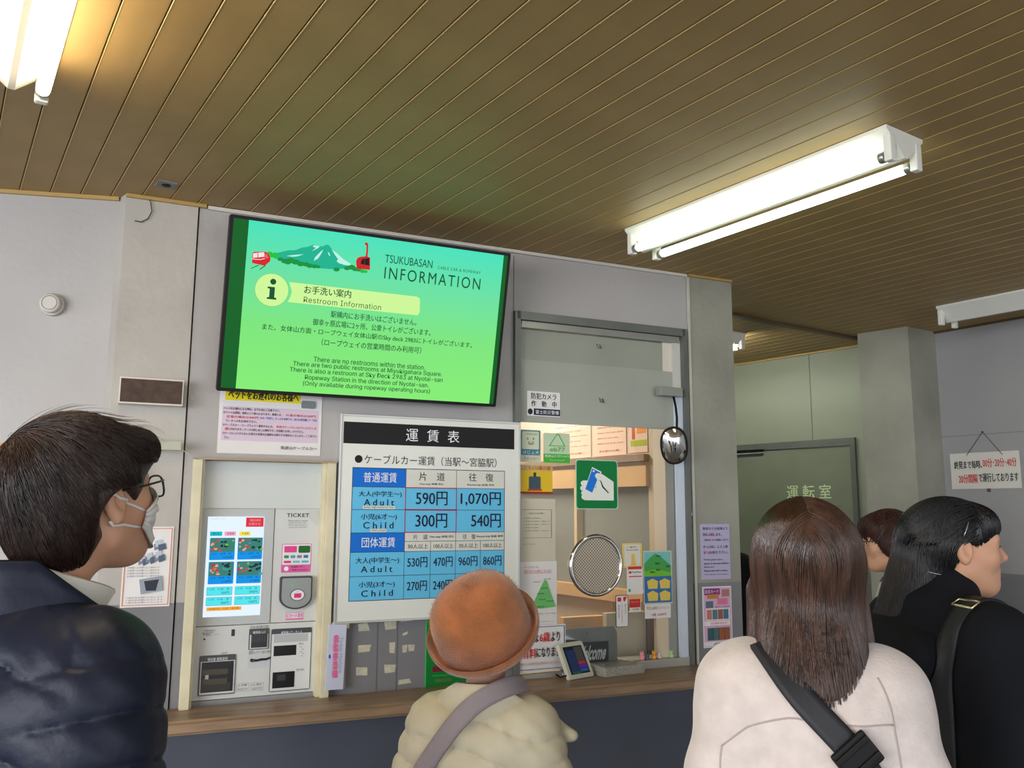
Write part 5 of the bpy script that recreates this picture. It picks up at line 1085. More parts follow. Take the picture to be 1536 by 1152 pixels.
        if sleeves:
            for q in 'lr':
                b(J[q+'s']-g((0, 0, slope*.6)), J[q+'e'], .056+thick, .048+thick, .04, puff=puff_a); b(J[q+'e'], J[q+'w']-(J[q+'w']-J[q+'e'])*.08, .047+thick, .034+thick*.8, .03, puff=puff_a)
        for pr_ in extra: C.add(*pr_[0], k=pr_[1], op=pr_[2])
        # hem cut
        zc = (waist-.03)*S_
        C.add(lambda X, Y, Z: Z*1.0-zc+X*0+Y*0, (-.5, -.5, -.1), (.5, .5, zc), .01, 's')
        s.C = C; s.coat = C.mesh(name, vox, m_, s.root); return s.coat
    def lower(s, m_, shoe, vox=.009):
        J, S_ = s.J, s.S; C = Field(); g = lambda v: np.array(v, float)*S_
        def b(a, c, ra, rb, k=.03, sc=(1, 1, 1)): C.add(*cone(a, c, ra*S_, rb*S_, sc), k=k*S_)
        b(g((0, 0, .90)), g((0, 0, .98)), .125, .115, sc=(1.22, .88, 1))
        for q in 'lr': b(J[q+'h'], J[q+'k'], .098, .072, .03); b(J[q+'k'], J[q+'a']+g((0, 0, .02)), .070, .058, .03)
        C.mesh('trousers', vox, m_, s.root)
        for q in 'lr':
            sg = -1 if q == 'l' else 1; an = J[q+'a']; W_f = Field()
            W_f.add(*cone((an[0], an[1]-.035, .045), (an[0]+sg*.02, an[1]+.12, .036), .040*S_, .034*S_, (1, 1, .9)), k=.02); W_f.add(*cone((an[0], an[1]-.01, .05), (an[0], an[1]-.01, .11), .042*S_, .040*S_), k=.03)
            W_f.add(lambda X, Y, Z: Z-.001+X*0+Y*0, (-1, -1, -.2), (1, 1, .001), .004, 's')
            W_f.mesh('shoe', .006, shoe, s.root)
    def strap(s, pts, width, m_, name='strap', off=.004, thick=.003, field=None):
        """a flat band laid over the clothes along local points"""
        F_ = field or s.C; pts = np.array(pts, float)
        seg = np.linspace(0, len(pts)-1, 40); P = np.array([pts[int(min(t, len(pts)-2))]*(1-(t-int(min(t, len(pts)-2))))+pts[int(min(t, len(pts)-2))+1]*(t-int(min(t, len(pts)-2))) for t in seg])
        P = F_.project(P, off, 6)
        for _ in range(14): P[1:-1] = (P[:-2]+2*P[1:-1]+P[2:])/4
        P = P+F_.grad(P)*np.maximum(off-F_.ev(P), 0)[:, None]; n_ = F_.grad(P)
        for _ in range(8): n_[1:-1] = (n_[:-2]+2*n_[1:-1]+n_[2:])/4; P[1:-1] = (P[:-2]+2*P[1:-1]+P[2:])/4
        n_ /= np.linalg.norm(n_, axis=1, keepdims=True)
        T_ = np.gradient(P, axis=0); T_ /= np.linalg.norm(T_, axis=1, keepdims=True); B_ = np.cross(T_, n_); B_ /= np.linalg.norm(B_, axis=1, keepdims=True)
        V = []; F = []; nw_ = 5
        rows = []
        for j in range(nw_):
            Q = P+B_*((j/(nw_-1)-.5)*width); Q = Q+F_.grad(Q)*np.maximum(off*.6-F_.ev(Q), 0)[:, None]; rows.append(Q)
        top = [rows[j]+n_*thick for j in range(nw_)]
        n = len(P)
        for i in range(n):
            for j in range(nw_): V.append(top[j][i])
            for j in range(nw_): V.append(rows[j][i]-n_[i]*.004)
        w2 = nw_*2
        for i in range(n-1):
            for j in range(nw_-1):
                F.append((i*w2+j, i*w2+j+1, (i+1)*w2+j+1, (i+1)*w2+j)); F.append((i*w2+nw_+j, (i+1)*w2+nw_+j, (i+1)*w2+nw_+j+1, i*w2+nw_+j+1))
            F.append((i*w2, (i+1)*w2, (i+1)*w2+nw_, i*w2+nw_)); F.append((i*w2+nw_-1, i*w2+w2-1, (i+1)*w2+w2-1, (i+1)*w2+nw_-1))
        o = newobj(name, V, F, m_, s.root, True); return P, T_, n_, B_
    def seam(s, pts, m_, rad=.0018, off=.0005, name='seam', field=None):
        F_ = field or s.C; pts = np.array(pts, float); n = 30; seg = np.linspace(0, len(pts)-1, n)
        P = np.array([pts[int(min(t, len(pts)-2))]*(1-(t-int(min(t, len(pts)-2))))+pts[int(min(t, len(pts)-2))+1]*(t-int(min(t, len(pts)-2))) for t in seg])
        P = F_.project(P, off, 6)
        return tube(s.root, name, P.tolist(), rad, m_, 5)
def loft_collar(p, name, m_, c, rb, rt, zb, zt, th, phi=(-150, 150), nphi=40, nt=7, sx=1.0):
    """an open collar: angle 0 is the nape; rt and zt give the top edge's radius and height for each angle"""
    V = []; F = []; S_ = p.S
    for a in np.linspace(phi[0], phi[1], nphi):
        t_ = R(a); d = np.array([math.sin(t_)*sx, -math.cos(t_), 0])
        ring = []
        for i in range(nt+1):
            t = i/nt; r_ = rb+(rt(a)-rb)*t; z = zb+(zt(a)-zb)*t; ring.append((r_+th*(.35+.65*math.sin(math.pi*min(1, t*1.0+.12)))*1.0, z))
        for i in range(nt, -1, -1):
            t = i/nt; r_ = rb+(rt(a)-rb)*t; z = zb+(zt(a)-zb)*t; ring.append((r_, z+(.004 if i == nt else 0)))
        for r_, z in ring: V.append(tuple((np.array([c[0], c[1], 0])+d*r_+np.array([0, 0, z]))*S_))
    k = 2*(nt+1)
    for i in range(nphi-1):
        for j in range(k): F.append((i*k+j, i*k+(j+1) % k, (i+1)*k+(j+1) % k, (i+1)*k+j))
    F.append(tuple(range(k))); F.append(tuple((nphi-1)*k+j for j in range(k))[::-1])
    o = newobj(name, V, F, m_, p.root, True); return o
def strands(F_, roots, dirf, steps, step, r0, lift0=.002, lift1=.006, hold=None, jitter=.0, rng=None, stop=None):
    """locks of hair grown over the hair volume; returns vertex and face lists"""
    P = F_.project(roots.copy(), lift0, 4); n = len(P); path = [P.copy()]; nst = steps if hasattr(steps, '__len__') else np.full(n, steps); mx_ = int(nst.max())
    vel = None
    for i in range(mx_):
        g_ = F_.grad(P); d = dirf(P, i/mx_); 
        if jitter: d = d+rng.normal(0, jitter, P.shape)
        w_ = np.ones(n) if hold is None else hold(P)
        d = d-g_*((d*g_).sum(1)*w_)[:, None]; d /= np.maximum(np.linalg.norm(d, axis=1, keepdims=True), 1e-6)
        vel = d if vel is None else vel*.45+d*.55; vel = vel/np.linalg.norm(vel, axis=1, keepdims=True)
        P = P+vel*step; off = lift0+(lift1-lift0)*(i/mx_)
        g_ = F_.grad(P); P = P-g_*((F_.ev(P)-off)*w_)[:, None]
        path.append(P.copy())
    path = np.array(path)            # steps+1, n, 3
    if stop is not None:
        nst = np.array(nst).copy(); bad = np.array([stop(q) for q in path])      # steps+1, n
        first = np.where(bad.any(0), bad.argmax(0), 999); nst = np.minimum(nst, first-1)
    V = []; F = []
    ang = [0, 2.094, 4.189]
    for k in range(n):
        m_ = int(nst[k])+1
        if m_ < 3: continue
        q = path[:m_, k]; t = np.gradient(q, axis=0); t /= np.maximum(np.linalg.norm(t, axis=1, keepdims=True), 1e-9)
        up = np.cross(t, [0.31, .5, .81]); up /= np.maximum(np.linalg.norm(up, axis=1, keepdims=True), 1e-9); sd = np.cross(t, up)
        rr = r0*(1-np.linspace(0, 1, m_)**2*.85); base = len(V)
        ring = np.stack([q+(up*math.cos(a)+sd*math.sin(a))*rr[:, None] for a in ang], 1).reshape(-1, 3); V.extend(ring.tolist())
        for i in range(m_-1):
            o = base+i*3
            F += [(o, o+1, o+4, o+3), (o+1, o+2, o+5, o+4), (o+2, o, o+3, o+5)]
    return V, F
def hairmat(name, c, c2=None, rough=.38):
    M = mat(name, c, rough=rough, var=.35, scale=60, stretch=(1, 1, .15), bump=.25, bscale=220); b = M.node_tree.nodes['Principled BSDF']
    b.inputs['Anisotropic'].default_value = .5; return M
def grow(p, F_, roots, dirf, steps, step, r0, m_, rng, **k):
    V, F = strands(F_, roots, dirf, steps, step, r0, rng=rng, **k); o = newobj('hair_strands', V, F, m_, p.root, True); tag(o, kind='stuff'); p.to_head(o); return o
def sphere_roots(n, rng, cond, c=(0, -.012, .032), r_=(.1, .12, .11)):
    out = []
    while len(out) < n:
        v = rng.normal(size=3); v /= np.linalg.norm(v); q = np.array(c)+v*np.array(r_)
        if cond(q): out.append(q)
    return np.array(out)
grav = np.array([0, 0, -1.0])
# ---------------------------------------------------------------- man in the navy quilted jacket, at the left
rng = np.random.default_rng(5)
def quilt(h, amp, ph=0.0, slant=0.0, S_=1.0):
    def f(t, X, Y, Z):
        s_ = (Z+slant*X+.35*slant*Y)/h+ph+.10*np.sin(X*17+Y*9)
        c_ = np.abs(np.sin(np.pi*s_)); return amp*(c_**.24-.75)+.0030*np.sin(X*120+Y*90+2*np.sin(Z*31))*(1-c_)**2+.0018*np.sin(X*60+Z*30)*np.sin(Y*50+Z*44)
    return f
def quilt_arm(n, amp, ph=0.0):
    def f(t, X, Y, Z): return amp*(np.abs(np.sin(np.pi*(t*n+ph+.25*X+.06*np.sin(Y*14))))**.24-.75)+.002*np.sin(X*90+Z*70)*np.sin(Y*80+Z*50)
    return f
man = Person(-.715, 1.27, 24, 1.665, 'man in navy quilted jacket, glasses and white mask looking up, far left foreground', head_yaw=6, head_pitch=12, head_roll=-2, head_scale=.945, head_off=(.035, .045, .010), vox=.0036, build=1.0)
navy = mat('navy_quilted_nylon', (20, 27, 46), rough=.50, var=.10, scale=9, bump=.14, bscale=55, spec=.3)
g = lambda v, S_=man.S: np.array(v, float)*S_
nkt = man.J['neck']
man.clothes('quilted_jacket', navy, .0048, thick=.030, puff_t=quilt(.100, .020, .15, .34), puff_a=quilt_arm(4, .018), waist=.80, chest=1.04, slope=.030)
fl_ = lambda a: max(0, abs(a)-60)/80
loft_collar(man, 'jacket_collar', navy, (.004, .004), .086, lambda a: .094+.055*fl_(a), 1.335, lambda a: 1.462-.125*fl_(a), .018, phi=(-140, 128))
wsh = mat('shirt_white', (226, 224, 214), rough=.7, var=.02)
loft_collar(man, 'shirt_collar', wsh, (.008, .014), .076, lambda a: .078+.030*fl_(a), 1.36, lambda a: 1.450-.040*fl_(a), .004, phi=(-150, 140))
man.lower(mat('dark_trousers', (40, 42, 48), rough=.7), mat('dark_shoe', (30, 28, 28), rough=.4))
hf = man.hfield([(ell((0, -.020, .042), (.096, .116, .104)), .02, 'u'), (ell((0, -.062, -.030), (.074, .062, .075)), .04, 'u'), (ell((.075, -.01, .015), (.022, .035, .045)), .03, 'u'), (ell((-.075, -.01, .015), (.022, .035, .045)), .03, 'u'), (cone((-.045, .076, .072), (.045, .076, .072), .030, .030), .03, 'u'),
    (ell((0, .110, -.045), (.092, .075, .095)), .012, 's'), (ell((.086, .004, -.026), (.034, .040, .046)), .008, 's'), (ell((-.086, .004, -.026), (.034, .040, .046)), .008, 's')])
hm = hairmat('hair_dark_brown', (54, 38, 34), rough=.36)
o = hf.mesh('hair', .004, hm, man.root); man.to_head(o)
wh = np.array([-.012, -.085, .105])
def dman(P, t):
    v = P-wh; r_ = np.linalg.norm(v, axis=1, keepdims=True); v = v/np.maximum(r_, 1e-5); sw = np.cross(v, wh/np.linalg.norm(wh)); 
    return v+sw*.55*np.exp(-r_/.05)+grav*.25*(r_ > .05)
roots = sphere_roots(5200, rng, lambda q: not (q[1] > .055 and q[2] < .055) and not (abs(q[0]) > .06 and q[1] > -.03 and q[2] < .01) and q[2] > -.085)
grow(man, hf, roots, dman, rng.integers(6, 10, 5200), .008, .0011, hm, rng, lift0=.0008, lift1=.005, jitter=.16, stop=lambda q: ((np.abs(q[:, 0]) > .045) & (q[:, 1] > -.040) & (q[:, 2] < .016)) | ((q[:, 1] > .05) & (q[:, 2] < .045)) | (q[:, 2] < -.112))
fly = sphere_roots(130, rng, lambda q: q[2] > .10 and q[1] < .05)
grow(man, hf, fly, dman, 9, .009, .0004, hm, rng, lift0=.002, lift1=.020, jitter=.22)
# mask, loops and glasses in head coordinates
def toB(p, Q): return np.asarray(Q) @ p.hr.T*p.hs+p.hc
def facemask(p, m_, zt=.006, zb=-.106, wm=1.12):
    nu, nv = 24, 12; G_ = []
    for j in range(nv+1):
        for i in range(nu+1):
            f = abs(i/nu-.5)*2; a = (i/nu-.5)*2*wm; t = j/nv; zz = zt*(1-t)+zb*t
            zz = zz*(1-f*f)+(-.030-.034*t)*f*f; G_.append(np.array([.10*math.sin(a), .01+.10*math.cos(a), zz]))
    G_ = p.body.project(toB(p, G_), .006, 8); n_ = p.body.grad(G_)
    pl_ = np.array([.0022*math.sin(j*2.1)+.006*max(0, 1-abs(i/nu-.5)*5)*(1-j/nv) for j in range(nv+1) for i in range(nu+1)])
    Vt = np.vstack([G_+n_*(.0015+pl_)[:, None], G_-n_*.0005]); N0 = (nu+1)*(nv+1); Fm = []
    for j in range(nv):
        for i in range(nu):
            a = j*(nu+1)+i; Fm.append((a, a+1, a+nu+2, a+nu+1)); Fm.append((N0+a, N0+a+nu+1, N0+a+nu+2, N0+a+1))
    newobj('face_mask', Vt.tolist(), Fm, m_, p.root, True)
    for sg in (-1, 1):
        i = nu if sg > 0 else 0
        for j, zz in ((0, .016), (nv, -.030)):
            st_ = G_[j*(nu+1)+i]; en = toB(p, [[sg*.080, -.018, zz]])[0]; L_ = np.array([st_*(1-t)+en*t for t in np.linspace(0, 1, 8)]); L_ = p.body.project(L_, .002, 5)
            tube(p.root, 'ear_loop', L_.tolist(), .0024, m_, 6)
M_mask = mat('mask_white', (226, 224, 220), rough=.8, var=.02)
facemask(man, M_mask)
def glasses(p, m_):
    for sg in (-1, 1):
        o = tube(p.root, 'glasses_rim', [(sg*.033+.026*math.copysign(abs(math.cos(t))**.8, math.cos(t)), .112-.010*abs(math.cos(t)*.5+.5*sg)**2, .004+.018*math.copysign(abs(math.sin(t))**.8, math.sin(t))) for t in np.linspace(0, 6.2832, 24, endpoint=False)], .0018, m_, 6, True); p.to_head(o)
        o = tube(p.root, 'glasses_temple', [(sg*.060, .103, .014), (sg*.072, .085, .014), (sg*.079, .03, .012), (sg*.080, -.005, .014), (sg*.079, -.018, .002)], .0018, m_, 6); p.to_head(o)
    o = tube(p.root, 'glasses_bridge', [(-.009, .112, .008), (0, .114, .011), (.009, .112, .008)], .0016, m_, 6); p.to_head(o)
glasses(man, mat('glasses_black', (26, 24, 26), rough=.25, var=0))

# ---------------------------------------------------------------- visitor with the rust felt hat and cream down jacket
hat_p = Person(-.062, 2.04, 12, 1.335, 'person in rust brown felt hat and cream down jacket with mauve shoulder strap', head_yaw=28, head_pitch=20, head_roll=4, head_off=(.012, -.005, .014), vox=.005, build=.84)
cream = mat('cream_down_nylon', (206, 198, 172), rough=.5, var=.05, scale=8, bump=.08, bscale=60)
g = lambda v, S_=hat_p.S: np.array(v, float)*S_
ex = [(cone(g((.06, .0, 1.372)), g((.245, .05, 1.285)), .036*hat_p.S, .009*hat_p.S, (1, 1, .8)), .02, 'u'), (cone(g((.10, .06, 1.34)), g((.245, .05, 1.285)), .030*hat_p.S, .008*hat_p.S), .03, 'u')]
hat_p.clothes('down_jacket', cream, .0042, thick=.022, puff_t=quilt(.074, .013, .35, .24), puff_a=quilt_arm(4.2, .011, .3), waist=.80, extra=ex, chest=.92, slope=.034)
S_ = hat_p.S
fh = lambda a: max(0, abs(a)-35)/90
loft_collar(hat_p, 'jacket_collar', cream, (0, .0), .086, lambda a: .096+(.07*fh(a)), 1.330, lambda a: 1.440-.125*fh(a)**1.1, .024, phi=(-118, 124))
hat_p.C.add(*cone(g((0, .0, 1.33)), g((0, .0, 1.385)), .116*hat_p.S, .116*hat_p.S), k=.02)
hat_p.strap([g((.10, .02, 1.42)), g((.065, -.08, 1.43)), g((-.02, -.14, 1.385)), g((-.10, -.17, 1.30)), g((-.17, -.17, 1.20)), g((-.22, -.17, 1.05))], .042, mat('mauve_strap', (150, 140, 146), rough=.7, bump=.2, bscale=300), 'shoulder_strap', off=.006)
hat_p.lower(mat('grey_trousers', (84, 82, 84), rough=.8), mat('brown_shoe', (70, 50, 40), rough=.5))
hh = hat_p.hfield([(ell((0, -.020, .030), (.088, .106, .092)), .02, 'u'), (ell((0, -.06, -.040), (.066, .050, .055)), .03, 'u'), (ell((0, .110, -.045), (.092, .075, .095)), .012, 's')])
o = hh.mesh('hair', .005, hairmat('hair_greying', (70, 60, 56)), hat_p.root); hat_p.to_head(o)
felt = mat('rust_felt', (176, 104, 52), rough=.85, var=.20, scale=18, bump=.35, bscale=260, sheen=.6)
rt = .112
prof_ = [(.002, .112), (.030, .110), (.058, .102), (.082, .084), (.098, .055), (.104, .020), (.1035, -.016), (.104, -.034), (.111, -.044), (.119, -.040), (.1225, -.026), (.1235, -.014), (.1205, -.010), (.118, -.020), (.1135, -.033), (.108, -.034), (.099, -.030), (.096, -.010), (.096, .02)]
ht = lathe(hat_p.root, 'felt_hat', prof_, felt, 64, closed=False)
me = ht.data
me.polygons.foreach_set('use_smooth', [True]*len(me.polygons))
for v in me.vertices:
    a = math.atan2(v.co.y, v.co.x); f_ = 1+.035*math.sin(2*a+.6)+.02*math.sin(3*a+1.1); v.co.x *= f_; v.co.y *= f_*1.04; v.co.z += .005*math.sin(2*a)*min(1, math.hypot(v.co.x, v.co.y)/.09)+.12*v.co.x*max(0, v.co.z)/.11
sb = ht.modifiers.new('smooth', 'SUBSURF'); sb.levels = 1; sb.render_levels = 2
HATR = Rx(R(22)) @ Ry(R(9))*1.04
Mh = Matrix([list((hat_p.hr @ HATR)[i]) + [hat_p.H((0, -.030, .060))[i]] for i in range(3)]+[[0, 0, 0, 1]]); ht.matrix_local = Mh
# short felt fuzz
rngf = np.random.default_rng(9); V = []; F = []
for k in range(5200):
    a = rngf.uniform(0, 2*math.pi); j = rngf.integers(0, 7); t = rngf.random(); r0, z0 = prof_[j]; r1, z1_ = prof_[j+1]; r_, z_ = r0+(r1-r0)*t, z0+(z1_-z0)*t
    f_ = 1+.035*math.sin(2*a+.6)+.02*math.sin(3*a+1.1); p = np.array([r_*f_*math.cos(a), r_*f_*1.04*math.sin(a), z_+.005*math.sin(2*a)*min(1, r_/.09)+.12*r_*f_*math.cos(a)*max(0, z_)/.11]); n_ = np.array([math.cos(a)*(z0-z1_+1e-4), math.sin(a)*(z0-z1_+1e-4), (r1-r0)]); n_ /= np.linalg.norm(n_); n_ = n_+rngf.normal(0, .55, 3)
    b_ = len(V); w_ = np.cross(n_, [.3, .2, .9]); w_ = w_/np.linalg.norm(w_)*.00022; V += [tuple(p-w_), tuple(p+w_), tuple(p+n_*.0042)]; F.append((b_, b_+1, b_+2))
fz = newobj('felt_fuzz', V, F, felt, hat_p.root); fz.matrix_local = Mh; tag(fz, kind='stuff')
facemask(hat_p, M_mask)

# ---------------------------------------------------------------- woman in the pale fleece coat
bw = Person(.528, 1.56, 14, 1.560, 'woman in pale pinkish fleece coat with black crossbody strap, long brown hair, seen from behind', head_yaw=-2, head_pitch=2, vox=.006, build=.76, head_off=(.004, -.01, .0), arms={'le': (-.168, -.03, 1.06), 're': (.172, -.03, 1.06), 'lw': (-.19, .05, .85), 'rw': (.19, .05, .85)})
fleece = mat('pale_fleece', (208, 196, 190), rough=.95, var=.06, scale=30, bump=.18, bscale=150, sheen=.5)
g = lambda v, S_=bw.S: np.array(v, float)*S_
def folds(t, X, Y, Z): return .010*np.sin(X*26+3.0*np.sin(Z*7+1))*np.clip((1.24-Z)*5, 0, 1)+.003*np.sin(X*14+Z*22)
def afold(t, X, Y, Z): return .005*np.sin(Z*42+Y*30)*np.clip(t*2, .2, 1)
ex = [(cone(g((0, -.005, 1.37)), g((0, .01, 1.40)), .072*bw.S, .064*bw.S), .04, 'u')]
bw.clothes('fleece_coat', fleece, .0055, thick=.026, puff_t=folds, puff_a=afold, waist=.62, flare=1.30, extra=ex, chest=.82, slope=.040)
smat = mat('fleece_seam', (178, 164, 158), rough=.9)
bw.seam([g((-.17, -.12, 1.225)), g((-.13, -.16, 1.262)), g((-.05, -.2, 1.295)), g((.06, -.2, 1.300)), g((.150, -.17, 1.290))], smat, off=.0)
bw.seam([g((.150, -.17, 1.290)), g((.145, -.17, 1.32)), g((.11, -.12, 1.37))], smat, off=.0); bw.seam([g((-.17, -.12, 1.225)), g((-.175, -.12, 1.15)), g((-.16, -.13, 1.0))], smat, off=.0)
bw.seam([g((.150, -.17, 1.290)), g((.155, -.17, 1.19)), g((.15, -.15, 1.0))], smat, off=.0)
blk = mat('black_webbing', (28, 29, 34), rough=.6, var=.04, bump=.08, bscale=400)
P_, T_, n_, B_ = bw.strap([g((-.085, -.06, 1.40)), g((-.035, -.16, 1.34)), g((.025, -.2, 1.285)), g((.080, -.2, 1.225)), g((.13, -.2, 1.15)), g((.20, -.18, 1.00))], .044, blk, 'crossbody_strap', off=.006, thick=.004)
k0 = 22; bm = bmesh.new(); bm_box(bm, -.034, -.028, .034, .028, 0, .010, .005); bk = bmobj('strap_buckle', bm, M_black, bw.root)
bk.matrix_local = Matrix([[B_[k0][i], T_[k0][i], n_[k0][i], P_[k0][i]+n_[k0][i]*.002] for i in range(3)]+[[0, 0, 0, 1]])
for dy in (-.015, .015):
    bm = bmesh.new(); bm_box(bm, -.032, dy-.005, .032, dy+.005, .009, .014, .002); q = bmobj('buckle_bar', bm, M_black, bk)
bw.lower(mat('black_trousers', (34, 34, 38), rough=.8), mat('white_shoe', (200, 196, 190), rough=.6))
rng = np.random.default_rng(12)
hb = bw.hfield([(ell((0, -.016, .034), (.092, .112, .098)), .02, 'u'), (cone((0, -.022, -.02), (-.004, -.080, -.215), .090, .092, (1, .78, 1)), .05, 'u'), (cone((-.085, .02, -.05), (-.094, -.03, -.22), .022, .018), .03, 'u'), (cone((.085, .02, -.05), (.098, -.03, -.23), .022, .018), .03, 'u'), (ell((0, .125, -.055), (.078, .080, .120)), .012, 's'), (ell((0, .03, -.22), (.06, .05, .12)), .02, 's')])
hbm = hairmat('hair_chestnut', (74, 50, 38), rough=.30)
o = hb.mesh('hair', .0045, hbm, bw.root, hi=(.16, .16, .18), lo=(-.16, -.22, -.215)); bw.to_head(o)
def dbw(P, t):
    d = np.zeros_like(P); w = np.clip((P[:, 2]-.02)/.12, 0, 1); sx_ = np.sign(P[:, 0]+.004)
    d[:, 0] = w*sx_*.9+(1-w)*.10*np.sin(P[:, 2]*30+P[:, 0]*60); d[:, 1] = w*np.clip(-P[:, 1]*3-.2, -.6, .2); d[:, 2] = -1+.5*w; return d
n1 = 2600
roots = np.stack([rng.normal(0, .012, n1), rng.uniform(-.11, .06, n1), np.full(n1, .13)], 1)
r2 = sphere_roots(1500, rng, lambda q: q[2] > -.02 and not (q[1] > .05 and q[2] < .07)); roots = np.vstack([roots, r2])
L_ = np.concatenate([rng.integers(18, 27, n1), rng.integers(13, 21, 1500)])
hold = lambda P: np.clip((P[:, 2]+.20)/.05, 0, 1)
grow(bw, hb, roots, dbw, L_, .0155, .0013, hbm, rng, lift0=.0006, lift1=.006, jitter=.045, hold=hold)

# ---------------------------------------------------------------- woman in black with long black hair, profile to the right
kw = Person(1.020, 2.05, 76, 1.575, 'woman in black coat with long black hair and silver hair clips, profile to the right', head_yaw=26, head_pitch=0, vox=.0042, build=.98, head_off=(.0, .02, .0))
bc = mat('black_coat', (22, 24, 30), rough=.9, var=.10, bump=.1, bscale=80, spec=.2)
g = lambda v, S_=kw.S: np.array(v, float)*S_
def kf(t, X, Y, Z): return .005*np.sin(X*30+Z*8+2*np.sin(Z*9))+.003*np.sin(Y*50+Z*30)
ex = [(cone(g((0, -.03, 1.375)), g((0, .0, 1.42)), .095*kw.S, .080*kw.S), .03, 'u'), (cone(g((-.08, -.13, 1.31)), g((.06, -.15, 1.29)), .062*kw.S, .062*kw.S), .03, 'u'), (cone(g((-.05, -.16, 1.30)), g((.0, -.17, 1.12)), .055*kw.S, .04*kw.S), .04, 'u')]
kw.clothes('black_coat', bc, .0055, thick=.028, puff_t=kf, puff_a=afold, waist=.55, flare=1.15, extra=ex, chest=1.05)
P_, T_, n_, B_ = kw.strap([g((.125, .06, 1.36)), g((.135, -.02, 1.40)), g((.13, -.12, 1.30)), g((.13, -.17, 1.15)), g((.13, -.18, 1.0))], .045, mat('black_strap', (20, 21, 26), rough=.55, bump=.2, bscale=300), 'rucksack_strap', off=.004, thick=.004)
k0 = 11; gold = mat('pale_gold_metal', (226, 214, 178), rough=.25, metal=.8, var=0)
fr = [(-.028, -.012, .008), (.028, -.012, .008), (.028, .012, .008), (-.028, .012, .008)]
bk = tube(kw.root, 'strap_ring', fr, .0028, gold, 8, True); bk.matrix_local = Matrix([[B_[k0][i], T_[k0][i], n_[k0][i], P_[k0][i]] for i in range(3)]+[[0, 0, 0, 1]])
kw.lower(mat('black_trousers', (34, 34, 38), rough=.8), mat('dark_shoe', (30, 28, 28), rough=.4))
rng = np.random.default_rng(21)
hk = kw.hfield([(ell((0, -.020, .036), (.085, .106, .091)), .02, 'u'), (ell((0, .056, .058), (.058, .042, .042)), .03, 'u'), (cone((0, -.068, .0), (.01, -.150, -.235), .072, .072, (1, 1, 1)), .05, 'u'), (ell((0, .125, -.050), (.092, .082, .100)), .010, 's'), (ell((.088, .012, -.030), (.030, .036, .042)), .010, 's'), (ell((-.088, .012, -.030), (.030, .036, .042)), .010, 's'), (cone((0, .02, -.10), (0, .0, -.25), .06, .07), .02, 's')])
hkm = hairmat('hair_black', (17, 17, 22), rough=.35)
o = hk.mesh('hair', .0045, hkm, kw.root); kw.to_head(o)
def dkw(P, t):
    d = np.zeros_like(P); top = P[:, 2] > .02; fr_ = P[:, 1] > .035
    d[:, 0] = np.where(top, np.sign(P[:, 0])*.15, 0); d[:, 1] = np.where(fr_, .35, np.where(top, -.9, -.12)); d[:, 2] = -1+.45*top*(~fr_); return d
n1 = 3600
roots = sphere_roots(n1, rng, lambda q: not (q[1] > .062 and q[2] < .055) and not (abs(q[0]) > .055 and q[1] > -.03 and q[2] < .012) and q[2] > -.05)
L_ = np.where(roots[:, 1] > .03, rng.integers(4, 7, n1), rng.integers(15, 27, n1))
r3 = np.stack([rng.uniform(-.09, .10, 1800), rng.uniform(-.22, -.06, 1800), rng.uniform(-.17, .02, 1800)], 1); roots = np.vstack([roots, r3]); L_ = np.concatenate([L_, rng.integers(7, 13, 1800)])
grow(kw, hk, roots, dkw, L_, .0135, .0013, hkm, rng, lift0=.0006, lift1=.005, jitter=.07, hold=lambda P: np.clip((P[:, 2]+.28)/.05, 0, 1))
silver = mat('hair_clip_silver', (206, 208, 212), rough=.2, metal=.9, var=0)
for a_, b_ in (((.074, -.010, .030), (.072, .006, .062)), ((.062, -.09, -.055), (.080, -.055, -.062)), ((.05, -.02, -.075), (.06, .0, -.09))):
    q = hk.project(np.array([np.array(a_)*(1-t)+np.array(b_)*t for t in (0, .33, .66, 1)])*1.0, .0065, 5); o = tube(kw.root, 'hair_clip', q.tolist(), .0011, silver, 6); kw.to_head(o)

# ---------------------------------------------------------------- woman with short brown hair in a white coat, farther back
fwm = Person(1.56, 3.45, -60, 1.545, 'woman with short brown hair and white coat facing left, standing farther back', head_yaw=-18, head_pitch=-6, vox=.005, build=.95, head_off=(0, .03, -.01))
wc = mat('white_coat', (206, 204, 198), rough=.85, var=.04, bump=.15, bscale=80)
g = lambda v, S_=fwm.S: np.array(v, float)*S_
fwm.clothes('white_coat', wc, .006, thick=.026, puff_t=kf, puff_a=afold, waist=.66, extra=[(cone(g((0, -.02, 1.375)), g((0, .01, 1.43)), .088*fwm.S, .080*fwm.S), .03, 'u'), (cone(g((0, .03, 1.39)), g((0, .05, 1.52)), .066*fwm.S, .074*fwm.S), .008, 's')])
fwm.strap([g((-.115, .06, 1.36)), g((-.12, -.02, 1.40)), g((-.12, -.12, 1.29)), g((-.12, -.17, 1.1)), g((-.11, -.17, .95))], .05, blk, 'bag_strap', off=.004)
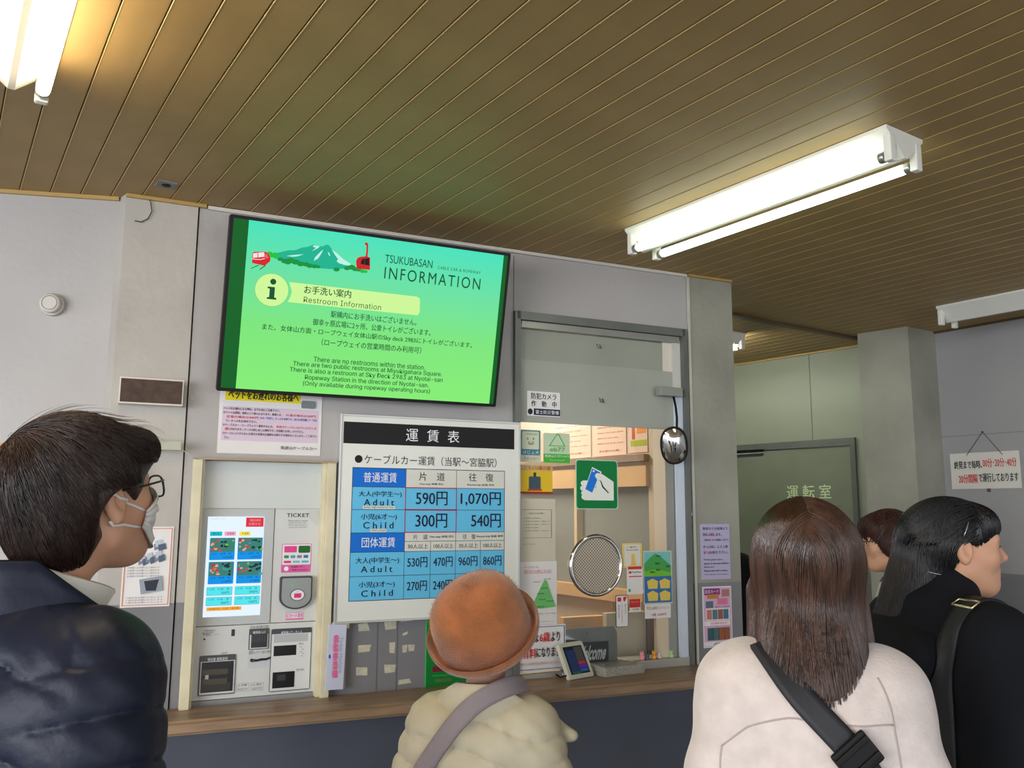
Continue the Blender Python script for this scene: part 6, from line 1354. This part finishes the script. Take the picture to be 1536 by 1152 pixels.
fwm.strap([g((.115, .06, 1.36)), g((.12, -.02, 1.40)), g((.12, -.12, 1.29)), g((.12, -.17, 1.1)), g((.11, -.17, .95))], .05, blk, 'bag_strap', off=.004)
fwm.lower(mat('navy_trousers', (40, 46, 66), rough=.8), mat('dark_shoe', (30, 28, 28), rough=.4))
rng = np.random.default_rng(31)
hw = fwm.hfield([(ell((0, -.020, .036), (.096, .114, .102)), .02, 'u'), (ell((0, -.055, -.030), (.080, .066, .060)), .03, 'u'), (cone((-.045, .06, .075), (.045, .06, .075), .034, .034), .03, 'u'), (ell((-.082, .0, -.005), (.020, .04, .050)), .02, 'u'), (ell((.082, .0, -.005), (.020, .04, .050)), .02, 'u'), (ell((0, .120, -.050), (.088, .082, .090)), .010, 's')])
hwm = hairmat('hair_reddish_brown', (70, 42, 32), rough=.45)
o = hw.mesh('hair', .0055, hwm, fwm.root); fwm.to_head(o)
roots = sphere_roots(1500, rng, lambda q: not (q[1] > .06 and q[2] < .04) and q[2] > -.06)
grow(fwm, hw, roots, dman, rng.integers(5, 9, 1500), .011, .0018, hwm, rng, lift0=.0008, lift1=.009, jitter=.20)
glasses(fwm, MATS['glasses_black'])

# ---------------------------------------------------------------- person in black half hidden behind the booth pillar
hid = Person(.965, 4.18, -20, 1.56, 'person in black hooded coat mostly hidden behind the booth pillar', vox=.007, build=1.0)
g = lambda v, S_=hid.S: np.array(v, float)*S_
hid.clothes('black_hooded_coat', bc, .008, thick=.036, puff_t=kf, puff_a=afold, waist=.55, chest=1.05, extra=[(ell(hid.hc+np.array([0, -.015, .02]), (.108, .125, .125)), .05, 'u'), (ell(hid.hc+np.array([0, .12, -.01]), (.080, .09, .10)), .02, 's')])
hid.lower(mat('black_trousers', (34, 34, 38), rough=.8), mat('dark_shoe', (30, 28, 28), rough=.4))
hx = hid.hfield([(ell((0, -.016, .034), (.084, .102, .092)), .02, 'u'), (ell((0, .125, -.050), (.092, .088, .100)), .010, 's')]); o = hx.mesh('hair', .006, hkm, hid.root); hid.to_head(o)
